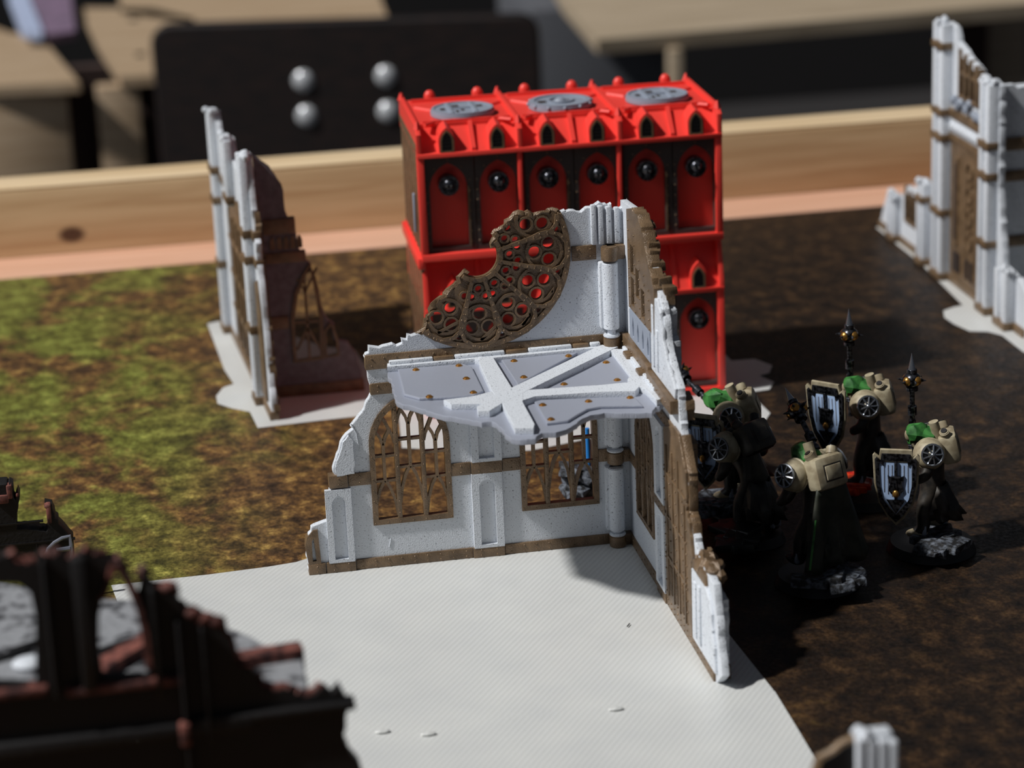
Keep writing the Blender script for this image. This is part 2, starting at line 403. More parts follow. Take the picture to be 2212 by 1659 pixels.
# ------------------------------------------------------------------ the room
MB().box(-400, 500, -200, 420, -77, -75).build('floor', 'floor')['kind'] = 'structure'
MB().box(-400, 500, 420, 424, -75, 160).build('wall_back', 'floor')['kind'] = 'structure'

# table with its rim boards
t = thing('gaming_table', 'pine gaming table with raised board along its far edge', 'table', (0, 0, 0))
MB().box(-60, 70, -60, 43.3, -2.2, -0.22).build('table_top', 'tabledark', t)
MB().box(-60, 70, 43.3, 47.35, -2.2, 0.02, 0.05).build('rim_strip', 'pinkwood', t, label='flat pinkish wood strip')
MB().box(-60, 70, 47.4, 50.4, -3.0, 3.6, 0.3).build('rim_board', 'pine', t, label='upright pine board with a dark knot')
MB().box(-60, 70, 47.5, 50.3, 3.55, 3.66, 0.05).build('rim_sheen', 'pinesheen', t, label='pale sapwood top edge')  # paler wood colour paints in the bright light along the board's top
for x, y in ((-55, -55), (65, -55), (-55, 40), (65, 40)):
    MB().box(x-3, x+3, y-3, y+3, -75, -2.2, 0.2).build('leg', 'pine', t)
gm = MB().box(-58, 68, -58, 43.29, -0.2, 0.0).build('game_mat', 'mat')
tag(gm, 'printed playing mat of brown earth and green moss covering the table', 'mat')

# ------------------------------------------------------------------ background furniture
def slab(pts, z0, z1): return MB().plate(pts, (), z0, z1, 0.0, 'XY')
ZB = -13.8
t = thing('plank_bench', 'pale pine bench of wide planks behind the table, left of the chair', 'bench', (-22, 175, -75))
inv = Matrix.Translation((22, -175, 75))
def bgpart(name, pts_px, m, z0, z1, par, iv, label=None):
    return slab(xy(*pts_px, Z=z1), z0, z1).build(name, m, par, iv, label=label)
bgpart('plank', [(-60, 188), (172, 178), (88, 78), (20, 70), (-60, 40)], 'benchpine', ZB-1, ZB, t, inv)
bgpart('plank', [(258, 166), (420, 158), (420, 40), (330, 18), (160, 16)], 'benchpine', ZB-1, ZB, t, inv)
bgpart('plank', [(262, 28), (520, 62), (840, 44), (800, -60), (250, -60)], 'benchpine', ZB-1, ZB, t, inv)
for a, b in (((-60, 188), (142, 180)), ((205, 175), (298, 170))):
    p, q = at(*a, Y=171.2), at(*b, Y=171.2)
    MB().box(p.x, q.x, 171, 173.5, -40, ZB-1, 0.2).build('side_board', 'benchpine', t, inv)
for x in (-34, -24, -13.5, -2):
    MB().box(x-1.5, x+1.5, 174, 178, -75, ZB-1, 0.2).build('leg', 'darkfab', t, inv)
MB().box(-45, 10, 184, 186, -75, ZB-1.2).build('back_panel', 'darkfab', t, inv, label='dark panel seen between the planks')
for px in ((288, 44), (303, 120)):
    p = at(*px, Z=ZB); MB().cyl((p.x, p.y, ZB+0.1), 0.5, 0.3).build('screw', 'black', t, inv)
# folded cloth on the bench
p = at(95, 40, Z=ZB)
t = thing('folded_cloth', 'mauve cloth with a pale blue border lying on the plank bench', 'cloth', (p.x, p.y, ZB))
iv = Matrix.Translation((-p.x, -p.y, -ZB))
def wavy(pts_px, z, th, m, name, par):
    q = xy(*pts_px, Z=z); mb = MB().plate(q, (), z, z+th, 0.1, 'XY'); return mb.build(name, m, par, iv, jitter=0.5)
wavy([(90, -60), (150, -60), (165, 85), (100, 92), (62, 10)], ZB+0.7, 0.8, 'lilac', 'cloth_body', t)
wavy([(20, -60), (88, -60), (62, 10), (92, 88), (52, 88), (22, 20)], ZB+0.7, 0.9, 'paleblue', 'cloth_border', t)

t = thing('work_bench', 'greyish plank bench top on a pine post behind the red building', 'bench', (50, 180, -75))
iv = Matrix.Translation((-50, -180, 75))
ZC = -13.2
slab(xy((1290, 86), (1800, 43), (2300, 0), (2300, -120), (1150, -120), (1215, 0), Z=ZC), ZC-1.5, ZC).build('bench_top', 'greywood', t, iv)
p = at(1465, 80, Z=ZC)
MB().box(p.x-0.7, p.x+0.7, p.y+1, p.y+2.6, -75, ZC-1.5, 0.1).build('post', 'greywood', t, iv)
MB().box(84, 87, 200, 203, -75, ZC-1.5, 0.1).build('post', 'darkfab', t, iv)
p = at(1160, 330, Y=205); q = at(1465, 95, Y=205)
MB().box(p.x, q.x, 206, 230, -75, -16, 0.3).build('cabinet_body', 'greypanel') 
cb = bpy.data.objects['cabinet_body']; cb.name = 'cabinet'; tag(cb, 'plain dark grey cabinet under the bench behind the red building', 'cabinet')
p = at(2160, 230, Y=205)
o = MB().box(p.x-3, p.x+3.2, 205, 209, -75, -15, 0.3).build('storage_box', 'greywood'); tag(o, 'tall greyish wooden post at the right end behind the ruins', 'post'); o.name = 'wooden_post'

# chair
t = thing('wooden_chair', 'dark wooden chair whose back carries four silver bolt caps', 'chair', (7, 165, -75))
iv = Matrix.Translation((-7, -165, 75))
x0, x1, zt, zb = -12.3, 25.2, -7.0, -40
def rrect(a0, a1, b0, b1, r_, n=6):
    o_ = []
    for cx, cz, s0 in ((a1-r_, b1-r_, 0), (a0+r_, b1-r_, 90), (a0+r_, b0+r_, 180), (a1-r_, b0+r_, 270)):
        o_ += circ(cx, cz, r_, n, s0, s0+90)
    return o_
CH = Matrix.Translation((x0, 160, 0)) @ Matrix.Rotation(R(-14), 4, 'Z') @ Matrix.Translation((-x0, -160, 0))
CM = iv @ CH
MB().plate(rrect(x0, x1, zb, zt, 2.0), (), 160, 161.5, 0.3).build('backrest', 'chair', t, CM)
pn = CH.to_3x3() @ Vector((0, -1, 0)); p0 = CH @ Vector((x0, 159.9, 0))
for a, b in ((655, 175), (833, 165), (662, 251), (838, 242)):
    d = ray(a, b); p = CAM+d*((p0-CAM).dot(pn)/d.dot(pn)); p = CH.inverted() @ p
    MB().sph((p.x, 160.0, p.z), 1.02, (1, 0.5, 1), 20, 12).build('bolt_cap', 'boltcap', t, CM)
for x in (x0+5, x1-5):
    MB().tube([(x, 162.4, -16), (x, 163, -50), (x, 163.5, -75)], 1.1, 10).build('back_leg', 'steel', t, CM)
    MB().tube([(x, 130, -49), (x, 128, -75)], 1.1, 10).build('front_leg', 'steel', t, CM)
MB().box(x0, x1, 126, 160, -50, -48.4, 0.5).build('seat', 'chair', t, CM)

# ------------------------------------------------------------------ base sheets
o = MB().plate(xy((240, 1265), (450, 1242), (580, 1225), (640, 1215), (700, 1195), (1000, 1150), (1400, 1120), (1470, 1215), (1570, 1365), (1672, 1493), (1660, 1497), (1500, 1508), (1335, 1527), (1180, 1545), (1000, 1566), (925, 1585), (860, 1590), (800, 1572), (760, 1545), (690, 1520), (520, 1480), (300, 1420)), (), 0.002, 0.020, 0.004, 'XY').build('base_sheet', 'sheet')
tag(o, 'large white printed plastic sheet under the ruin with the rose window', 'base sheet')
o = MB().plate(xy((752, 1543), (800, 1569), (862, 1588), (925, 1583), (1000, 1564), (1180, 1543), (1335, 1525), (1500, 1506), (1660, 1495), (1674, 1496), (1725, 1580), (1790, 1690), (1850, 1800), (700, 1900), (330, 1425)), (), 0.022, 0.050, 0.008, 'XY').build('base_sheet', 'sheet')
tag(o, 'white plastic sheet in front, overlapping the larger sheet along a wavy seam', 'base sheet')
for k, (a, b) in enumerate(((925, 1585), (1330, 1531), (826, 1580))):
    p = at(a, b, Z=0.1)
    o = MB().sph((p.x, p.y, 0.105), 0.16, (1.5, 0.7, 0.3)).build('glue_blob', 'sheet')
    tag(o, ['clear glossy glue blob on the sheet seam near its left end', 'clear glossy glue blob midway along the sheet seam', 'small glue blob at the far left end of the seam'][k], 'glue')
sf = MB().tube([tuple(at(1355, 1353, Z=0.07)), tuple(at(1360, 1347, Z=0.07))], 0.02, 6).build('fibre_speck', 'black')
tag(sf, 'tiny dark fibre lying on the white sheet', 'speck')

# ------------------------------------------------------------------ central ruin
ruin = thing('ruined_building', 'white and bronze gothic corner ruin with a broken rose window', 'building', (0, 0, 0.022))
RC, RCX, RCZ = 3.2, -5.05, 10.85
left_edge = xz((668, 1238), (662, 1196), (663, 1173), (672, 1141), (689, 1133), (702, 1128), (717, 1122), (718, 1098), (711, 1072), (714, 1048), (728, 1049), (719, 1022), (721, 1005), (727, 985), (735, 959), (747, 941), (763, 928), (757, 923), (770, 907), (782, 892), (788, 878), (796, 863), (801, 852), (800, 837), (796, 826), (793, 802), (796, 787), (786, 773), (790, 766), (796, 764), (796, 750), (805, 751), (819, 753), (848, 744), (857, 749), (869, 744), (867, 734), (879, 736), (880, 725), (889, 727), (903, 722), (912, 724))

top_edge = xz((1212, 459), (1231, 456), (1255, 460), (1267, 450), (1285, 445), (1295, 438), (1303, 443), (1309, 442), (1314, 445), (1321, 441), (1322, 452), (1335, 455), (1350, 449), (1366, 447))
_a = lambda q: math.degrees(math.atan2(q[1]-RCZ, q[0]-RCX))
arc = circ(RCX, RCZ, RC, 40, _a(left_edge[-1])+1, _a(top_edge[0])-1)
outer = [(-11.4, -0.0)]+rag(left_edge, 0.035, 0.12, 1)[1:]+arc+rag(top_edge, 0.04, 0.1, 2)+[(0.25, 12.3), (0.25, 0.0)]
winL, winR_ = (-9.06, -6.34, 1.62, 4.5, 6.2), (-3.83, -1.15, 1.6, 4.5, 6.2)
holes = [arch(*winL), arch(*winR_)]
MB().plate(outer, holes, 0.0, 0.28, 0.03).build('wall_panel', 'white', ruin, WL, label='speckled white wall panel facing forward')

def window(par, mtx, spec, cut=None, y0=-0.07, y1=0.2, m='brown', fine=True):
    """tracery window: frame + mullions, as one part with sub-parts"""
    x0, x1, z0, zs, za = spec
    f = MB().plate(arch(x0-0.04, x1+0.04, z0-0.04, zs, za+0.05), [arch(x0, x1, z0, zs, za, inset=0.15)], y0, y1, 0.025).build('gothic_window', m, par, mtx)
    W = x1-x0; H = (z0+0.15, )
    top = lambda x: archz(x, x0, x1, zs, za)-0.06
    for k in (1, 2):
        x = x0+W*k/3; mb = MB().box(x-0.08, x+0.08, y0+0.01, y1-0.02, z0+0.1, top(x), 0.02)
        if fine: mb.rivets([(x, z0+0.35+0.42*i) for i in range(int((top(x)-z0-0.4)/0.42)+1)], 0.03, y0+0.01)
        mb.build('mullion', m, f)
    tr = MB()
    ya, yb = y0+0.03, y1-0.04
    for k in range(3):
        a, b = x0+W*k/3+0.05, x0+W*(k+1)/3-0.05; c_ = (a+b)/2; hw = (b-a)/2
        zf = z0+(2.0 if k == 1 else 1.55)
        for sgn in (-1, 1):                       # foot of the light: pointed arch under the first transom
            tr.bar([(c_, zf+0.04), (c_+sgn*hw*0.45, zf-0.3), (c_+sgn*hw*0.8, zf-0.75), (c_+sgn*hw, zf-1.3)], 0.1, ya, yb)
        tr.bar([(a, zf), (b, zf)], 0.09, ya+0.004, yb)
        tb = z0+(3.0 if k == 1 else 2.45)
        tr.bar([(a, tb), (b, tb)], 0.09, ya+0.004, yb)
        hd = z0+(3.55 if k == 1 else 2.85)
        tr.bar([(c_, zf), (c_, hd)], 0.11, ya-0.008, yb)
        for sgn in (-1, 1):                       # two small lancets and the diamond above them
            tr.bar([(c_, hd-0.05), (c_+sgn*hw*0.2, hd+0.25), (c_+sgn*hw*0.55, hd+0.5), (c_+sgn*hw*0.62, hd+0.56)], 0.1, ya-0.004, yb)
            tr.bar([(c_+sgn*hw, hd+0.05), (c_+sgn*hw*0.85, hd+0.3), (c_+sgn*hw*0.55, hd+0.56), (c_+sgn*hw*0.25, hd+0.85), (c_, min(hd+1.02, top(c_)))], 0.11, ya, yb)
    tr.build('tracery', m, f)
    if fine:
        ou = arch(x0+0.03, x1-0.03, z0+0.03, zs, za-0.06, 7)
        MB().rivets([p for a, b in zip(ou, ou[1:]+ou[:1]) for p in [((a[0]*(1-t_)+b[0]*t_), (a[1]*(1-t_)+b[1]*t_)) for t_ in [i/max(1, round(math.dist(a, b)/0.42)) for i in range(max(1, round(math.dist(a, b)/0.42)))]]], 0.032, y0).build('rivets', m, f, kind='stuff')
    return f
window(ruin, WL, winL); window(ruin, WL, winR_)

def band(par, mtx, x0, x1, z0, z1, rows=2, y0=-0.06, y1=0.3, step=0.42, m='brown', name='trim_band', seam=None, ragl=False):
    mb = MB()
    if ragl: mb.plate(rag([(x0+0.05, z0), (x0-0.08, (z0+z1)/2), (x0, z1)], 0.05, 0.1, int(z0*10))[::-1]+[(x0, z0), (x1, z0), (x1, z1)], (), y0, y1, 0.02)
    else: mb.box(x0, x1, y0, y1, z0, z1, 0.02)
    pts = []
    n = max(1, int((x1-x0)/step))
    for i in range(n):
        x = x0+(i+0.5)*(x1-x0)/n
        for r_ in range(rows): pts.append((x, z0+(z1-z0)*(0.25+0.5*r_ if rows == 2 else 0.5)))
    mb.rivets(pts, 0.035, y0)
    return mb.build(name, m, par, mtx)
for a, b in ((-11.45, -10.85), (-10.82, -9.8), (-9.78, -5.68), (-5.66, -4.55), (-4.53, -0.05)):
    pr = -0.12 if abs(b-a) < 1.2 else -0.06
    band(ruin, WL, a, b, 0.0, 0.38, y0=pr)
for a, b in ((-10.55, -9.9), (-9.88, -9.1), (-6.3, -5.62), (-5.6, -4.52), (-4.5, -3.87), (-1.1, -0.1)):
    pr = -0.12 if (a, b) in ((-5.6, -4.52), (-10.55, -9.9)) else -0.06
    band(ruin, WL, a, b, 3.1, 3.56, y0=pr)
band(ruin, WL, -8.93, -7.9, 6.32, 6.72)
band(ruin, WL, -9.05, -0.1, 7.22, 7.74, ragl=False)
band(ruin, WL, -1.8, -0.95, 10.42, 10.94)
# broken stub of bronze pier at the far left end
MB().plate([(-11.45, 0.38), (-11.52, 1.0), (-11.46, 1.35), (-11.2, 1.62), (-11.02, 1.66), (-11.0, 0.38)], [[(-11.32, 0.5), (-11.3, 1.2), (-11.22, 1.35), (-11.14, 0.5)]], -0.1, 0.34, 0.03).build('broken_pier', 'brown', ruin, WL, jitter=0.06)

def pilaster(par, mtx, x0, x1, z0, z1, y0=-0.13, outer=None, arched=True, m='white'):
    w_ = x1-x0
    o_ = outer or [(x0, z0), (x1, z0), (x1, z1), (x0, z1)]
    a = x0+w_*0.24; b = x1-w_*0.24
    h = arch(a, b, z0+0.12, z1-0.55, z1-0.22) if arched else [(a, z0+0.12), (b, z0+0.12), (b, z1-0.15), (a, z1-0.15)]
    return MB().plate(o_, [h], y0, 0.02, 0.04).build('pilaster', m, par, mtx)
pilaster(ruin, WL, -5.62, -4.55, 0.36, 3.12); pilaster(ruin, WL, -5.58, -4.52, 3.55, 6.3); pilaster(ruin, WL, -10.72, -9.82, 0.36, 3.05)
# short ragged pilaster above the band
pl = xz((728, 1030), (765, 1022), (762, 950), (752, 940), (740, 955), (732, 985), (724, 1010))
MB().plate(rag(pl+[pl[0]], 0.02, 0.15, 5)[:-1], (), -0.12, 0.02, 0.03).build('pilaster', 'white', ruin, WL, label='broken upper pilaster stub')
# fluted corner pier at the very top right
for i, x in enumerate((-1.02, -0.78, -0.5, -0.22)):
    MB().box(x-0.09, x+0.09, -0.15, 0.05, 10.95, 12.35-0.05*i, 0.04).build('fluted_pier', 'white', ruin, WL)
# scratch ridge relief on the panel near the left window
MB().tube([(-9.66, -0.01, 5.35), (-9.5, -0.015, 5.0), (-9.42, -0.01, 4.3)], 0.02, 6).tube([(-8.6, -0.01, 0.7), (-8.53, -0.01, 1.02)], 0.015, 6).build('wall_scratch', 'white', ruin, WL)

# rose window
def pol(a, r_): return (RCX+r_*math.cos(R(a)), RCZ+r_*math.sin(R(a)))
cutA = xz((1067, 536), (1062, 528), (1072, 515), (1067, 508), (1085, 497), (1096, 482), (1110, 470), (1122, 463), (1135, 468), (1142, 462), (1150, 472), (1158, 468), (1170, 463), (1182, 466), (1196, 455), (1204, 458))
cutB = xz((912, 726), (905, 722), (918, 712), (922, 703), (927, 690), (932, 672), (945, 655), (958, 646), (972, 632), (985, 622), (996, 610), (992, 600), (1000, 596), (1004, 589), (1010, 594))
aT = math.degrees(math.atan2(cutA[-1][1]-RCZ, cutA[-1][0]-RCX)); 
hubA = math.degrees(math.atan2(cutA[0][1]-RCZ, cutA[0][0]-RCX)); hubB = math.degrees(math.atan2(cutB[-1][1]-RCZ, cutB[-1][0]-RCX))
aB = math.degrees(math.atan2(cutB[0][1]-RCZ, cutB[0][0]-RCX))
if hubB > 0: hubB -= 360
if aB > 0: aB -= 360
RH = 0.71
ro = circ(RCX, RCZ, RC, 60, aT, aB)+rag(cutB, 0.05, 0.12, 3)+circ(RCX, RCZ, RH, 20, hubB, hubA)+rag(cutA, 0.05, 0.12, 4)
def inside(p, poly):
    x, y = p; c_ = False; j = len(poly)-1
    for i in range(len(poly)):
        if (poly[i][1] > y) != (poly[j][1] > y) and x < (poly[j][0]-poly[i][0])*(y-poly[i][1])/(poly[j][1]-poly[i][1])+poly[i][0]: c_ = not c_
        j = i
    return c_
hl = []
def addhole(c_, r_):
    cc = circ(c_[0], c_[1], r_, 14)
    if all(inside(q, ro) for q in circ(c_[0], c_[1], r_+0.015, 8)): hl.append(cc); return True
rings = []
for k in range(7):
    A = -120+30*k
    pc = pol(A, 2.3)
    for j in range(3):
        q = (pc[0]+0.33*math.cos(R(A+180+120*j)), pc[1]+0.33*math.sin(R(A+180+120*j)))
        if addhole(q, 0.2): rings.append((q, 0.24))
    for da, rr in ((0, 1.12), (-10, 1.42), (10, 1.42)):
        q = pol(A+da, rr)
        if addhole(q, 0.115): rings.append((q, 0.15))
    q = pol(A+15, 2.82)
    if addhole(q, 0.12): rings.append((q, 0.16))
rose = MB().plate(ro, hl, 0.02, 0.2, 0.02).build('rose_window', 'brown', ruin, WL, label='broken bronze rose window tracery')
rm = MB()
for q, r_ in rings:
    rm.bar(circ(q[0], q[1], r_, 14), 0.07, -0.04, 0.05, closed=True)
rm.build('lobe_rings', 'brown', rose, kind='stuff')
rivs = []
def clipbar(mb, pts, wdt, y0, y1):
    run = []
    for p in pts+[None]:
        if p is not None and inside(p, ro): run.append(p)
        else:
            if len(run) > 1: mb.bar(run, wdt, y0, y1)
            run = []
for k in range(7):
    A = -120+30*k; pc = pol(A, 2.3)
    rb = MB()
    clipbar(rb, circ(pc[0], pc[1], 0.6, 24)+[pol(A, 2.93)], 0.1, -0.05, 0.04)
    if len(rb.bm.verts): rb.build('petal_ring', 'brown', rose)
    rb = MB()
    # petal outline: from hub along the spoke, round the ring to a point at the rim
    for sg in (-1, 1):
        line = [pol(A+sg*15, RH), pol(A+sg*15, 1.2), pol(A+sg*15.2, 1.6), pol(A+sg*15.5, 1.95), pol(A+sg*16.5, 2.25), pol(A+sg*15.5, 2.6), pol(A+sg*11, 2.92), pol(A+sg*4, 3.12), pol(A, 3.16)]
        fine_ = []
        for p, q in zip(line, line[1:]):
            fine_ += [(p[0]+(q[0]-p[0])*t_/4, p[1]+(q[1]-p[1])*t_/4) for t_ in range(4)]
        clipbar(rb, fine_+[line[-1]], 0.13, -0.11-0.006*(sg > 0)-0.003*(k % 2), 0.05)
        for p in fine_[1::3]:
            if inside(p, ro): rivs.append(p)
    if len(rb.bm.verts): rb.build('petal_rib', 'brown', rose)
rb = MB(); clipbar(rb, circ(RCX, RCZ, RC-0.09, 70, 60, -150), 0.19, -0.1, 0.05); clipbar(rb, circ(RCX, RCZ, RH+0.1, 40, 60, -170), 0.15, -0.08, 0.05); rb.build('rim_ring', 'brown', rose)
for a in range(-145, 50, 10):
    p = pol(a, RC-0.09)
    if inside(p, ro): rivs.append(p)
MB().rivets(rivs, 0.04, -0.11).build('rivets', 'brown', rose, kind='stuff')
# crumbled thick edge of the broken rose
ce = MB()
for ln in (cutA, cutB):
    q = rag(ln, 0.05, 0.1, 9); ce.tube([(x, 0.1+0.03*math.sin(i*1.7), z) for i, (x, z) in enumerate(q)], 0.1, 6, rs=[0.09+0.05*rnd.random() for _ in q])
ce.build('broken_edge', 'brown', rose, jitter=0.08)

# hinge column in the corner
cx, cy = -0.55, -0.3
for z0, z1 in ((0.6, 2.95), (3.75, 7.0), (8.0, 10.35)):
    MB().cyl((cx, cy, (z0+z1)/2), 0.27, z1-z0, bev=0.03).box(cx-0.36, cx+0.3, cy+0.02, 0.1, z0, z1, 0.05).build('column_shaft', 'white', ruin)
for z0, z1 in ((0.0, 0.42), (3.1, 3.55), (7.2, 7.72), (10.42, 10.92)):
    cp = MB().cyl((cx, cy, (z0+z1)/2), 0.29, z1-z0, bev=0.03).box(cx-0.1, 0.0, cy+0.0, 0.1, z0, z1, 0.04).build('column_cap', 'brown', ruin)
    if z0 < 10:
        MB().cyl((cx, cy, z1+0.05), 0.29, 0.1, bev=0.03).cyl((cx, cy, z1+0.2), 0.14, 0.3).build('cap_disc', 'white', cp)

# side wall (plane x = 0, runs toward the viewer), local u = -y
edgeR = yz((1545, 1472), (1560, 1462), (1558, 1440), (1553, 1400), (1550, 1350), (1544, 1291), (1541, 1265), (1529, 1243), (1515, 1215), (1505, 1190), (1495, 1131), (1488, 1104), (1488, 1063), (1487, 1023), (1480, 989), (1474, 955), (1472, 937), (1469, 900), (1467, 884), (1465, 842), (1451, 796), (1444, 768), (1438, 736), (1436, 709), (1431, 670), (1424, 645), (1419, 627), (1415, 604), (1412, 597), (1406, 570), (1399, 536), (1395, 506), (1388, 485), (1381, 464), (1368, 453))
outerR = [(-0.28, 0.0)]+[(12.2, 0.0)]+rag(edgeR[1:], 0.04, 0.12, 11)+[(-0.28, 12.35)]
wR = (1.38, 3.92, 1.62, 4.5, 6.15)
slots = []
for c_ in range(4):
    u0 = 1.62+0.78*c_
    for r_ in range(3):
        z0 = 9.2+r_*1.12+(0.5 if c_ % 2 else 0)
        if z0+0.98 < 13.0-0.6*u0: slots.append([(u0, z0), (u0+0.5, z0), (u0+0.5, z0+0.98), (u0, z0+0.98)])
MB().plate(outerR, [arch(*wR)]+slots, 0.0, 0.24, 0.02).build('side_wall_panel', 'white', ruin, WR, label='speckled white wall panel at the side')
window(ruin, WR, wR)
for a, b, z0, z1, pr in ((0.0, 4.5, 0, 0.38, -0.06), (4.52, 5.8, 0, 0.38, -0.12), (5.82, 12.1, 0, 0.38, -0.08), (4.5, 5.85, 3.14, 3.52, -0.12), (3.95, 4.5, 3.14, 3.52, -0.06), (0.1, 1.35, 3.14, 3.52, -0.06)):
    band(ruin, WR, a, b, z0, z1, y0=pr)
band(ruin, WR, 4.4, 7.6, 6.32, 6.7)
band(ruin, WR, 0.3, 4.4, 7.3, 7.85, rows=1, y0=-0.22)
band(ruin, WR, 4.42, 7.8, 7.3, 7.75, rows=1, y0=-0.28)
pilaster(ruin, WR, 4.5, 5.8, 0.36, 3.16); pilaster(ruin, WR, 4.52, 5.85, 3.5, 6.25)
# bronze gate panel, clipped by the break
gate_edge = yz((1505, 1190), (1495, 1131), (1488, 1104), (1488, 1063), (1487, 1023), (1480, 989), (1474, 955), (1472, 940))
gate = MB().plate([(5.9, 0.38), (9.45, 0.38), (9.45, 2.9)]+rag([(9.7, 3.2)]+gate_edge[1:], 0.04, 0.12, 21)+[(7.3, 6.75), (5.95, 6.3)], (), -0.1, 0.02, 0.02).plate([(8.0, 0.1)]+rag([(u+0.07, z) for u, z in [(9.62, 3.1)]+gate_edge[1:]], 0.05, 0.12, 22)+[(7.6, 6.6), (7.6, 0.1)], (), 0.0, 0.29, 0.02).build('gate_panel', 'brown', ruin, WR, label='bronze double gate panel')
g2 = MB()
for u in (6.35, 7.15, 7.95, 8.75):
    g2.box(u-0.05, u+0.05, -0.15, -0.08, 0.55, 5.8 if u < 8.3 else 4.6, 0.01)
for z in (1.9, 3.3, 4.8): g2.box(6.0, 8.9, -0.14, -0.08, z, z+0.08, 0.01)
for u in (6.55, 7.35, 8.15): 
    for j in range(3): g2.box(u+0.13*j, u+0.13*j+0.05, -0.135, -0.08, 0.7, 1.7, 0.01)
g2.build('gate_rails', 'brown', gate)
MB().rivets([(u, 0.6+0.4*i) for u in (6.05, 8.45, 8.95) for i in range(12 if u < 8.6 else 9)]+[(7.55, 0.6+0.4*i) for i in range(13)]+[(6.75, 2.2+0.4*i) for i in range(8)], 0.035, -0.12).build('rivets', 'brown', gate, kind='stuff')
# end pilaster in white with fluting
ep = yz((1541, 1262), (1544, 1291), (1550, 1350), (1553, 1400), (1557, 1440))
pe = MB().plate([(9.5, 0.38)]+[(9.5, 2.75)]+[(10.3, 2.9), (11.3, 2.85), (11.75, 2.6)]+rag([(12.0, 2.2), (12.05, 1.6), (12.3, 1.2), (12.35, 0.38)], 0.04, 0.12, 8), (), -0.1, 0.02, 0.03).build('end_pilaster', 'white', ruin, WR)
MB().box(9.9, 10.15, -0.15, -0.08, 0.6, 2.5, 0.03).box(10.5, 10.75, -0.17, -0.08, 0.6, 2.6, 0.03).build('fluting', 'white', pe)
lm = MB()
for i in range(14):
    lm.sph((9.7+1.5*rnd.random(), 0.02+0.42*rnd.random(), 3.05+0.3*rnd.random()), 0.3, (1.1, 0.8, 0.75), 8, 6)
lm.box(9.8, 11.3, -0.12, 0.5, 2.85, 3.2, 0.08)
lm.build('broken_cap', 'brown', ruin, WR, jitter=0.14, label='crumbled bronze capital')
# upper storey of the side wall
MB().plate([(1.25, 7.95), (4.35, 7.95), (4.35, 9.0), (1.25, 8.95)], [[(1.6+u, 8.1), (1.8+u, 8.1), (1.85+u, 8.45), (1.7+u, 8.8), (1.55+u, 8.45)] for u in (0.1, 0.85, 1.6, 2.35)], -0.12, 0.01, 0.02).build('ornament_panel', 'disc', ruin, WR, label='grey gothic ornament panel')
lat = yz((1419, 627), (1415, 604), (1412, 597), (1406, 570), (1399, 536), (1395, 506), (1388, 485), (1381, 464), (1368, 453))
MB().plate([(1.2, 9.0), (5.0, 9.05)]+rag([(u+0.08, z+0.05) for u, z in lat], 0.07, 0.14, 31)+[(1.2, 12.4)], slots, -0.12, 0.3, 0.02).build('lattice_panel', 'brown', ruin, WR, label='broken bronze lattice')
MB().rivets([(u, 9.1+0.33*i) for u, n_ in ((1.45, 10), (2.3, 9), (3.0, 7), (3.7, 6), (4.35, 5)) for i in range(n_)], 0.035, -0.13).build('rivets', 'brown', ruin, WR, kind='stuff')
up = yz((1469, 846), (1465, 842), (1451, 796), (1444, 768), (1438, 736), (1436, 709), (1431, 670), (1424, 648))
MB().plate([(4.42, 7.78), (7.7, 7.78)]+rag(up[1:], 0.05, 0.12, 41)+[(4.42, 10.3)], (), -0.1, 0.02, 0.03).box(4.75, 5.0, -0.15, -0.08, 8.0, 10.1, 0.03).box(5.35, 5.55, -0.15, -0.08, 8.0, 9.4, 0.03).build('upper_pilaster', 'white', ruin, WR)
# outer side piers give the broken edge its depth
for u0, u1, z0, z1, m_ in ((4.6, 5.75, 7.8, 10.15, 'white'), (4.6, 5.5, 10.2, 10.62, 'brown'), (5.2, 6.2, 7.8, 9.2, 'white'), (7.2, 7.9, 7.1, 7.75, 'brown'), (10.2, 11.9, 0.4, 2.6, 'white'), (10.2, 12.0, 0.0, 0.4, 'brown'), (7.6, 8.2, 0.0, 6.4, 'brown')):
    q = rag([(u1, z0), (u1, z1), (u0, z1+0.1)], 0.05, 0.12, int(u0*7+z0))
    MB().plate([(u0, z0)]+q, (), 0.22, 0.5, 0.03).build('outer_pier', m_, ruin, WR)
for px in ((1385, 470), (1392, 487), (1402, 506), (1406, 530), (1410, 548), (1414, 572), (1420, 600), (1430, 606), (1440, 625)):
    p = at(*px, X=0.12); hw = rnd.uniform(0.1, 0.2); MB().box(-p.y-hw, -p.y+hw, 0.0, rnd.uniform(0.3, 0.46), p.z-rnd.uniform(0.1, 0.25), p.z+0.1, 0.03).build('broken_block', 'brown', ruin, WR, jitter=0.07)

# ------------------------------------------------------------------ floor plate of the ruin
ZP = 7.42
fp = thing('floor_plate', 'broken white and grey upper floor plate resting inside the corner ruin', 'floor plate', (-4, -3, ZP))
iv = Matrix.Translation((4, 3, -ZP))
def PX(*pts, Z=ZP): return xy(*pts, Z=Z)
pe_ = PX((836, 790), (850, 830), (856, 855), (870, 862), (900, 868), (930, 877), (958, 886), (985, 889), (1010, 893), (1040, 900), (1062, 898), (1085, 915), (1103, 934), (1125, 937), (1156, 935), (1170, 922), (1200, 921), (1228, 912), (1248, 898), (1275, 884), (1305, 879), (1340, 880), (1380, 880), (1408, 879), (1416, 866))
deck_o = [(-8.3, -0.03)]+rag([(-8.35, -0.5)]+pe_[1:], 0.05, 0.16, 51)+[(-0.35, -6.6), (-0.03, -6.0), (-0.03, -0.9), (-0.9, -0.9), (-0.9, -0.03)]
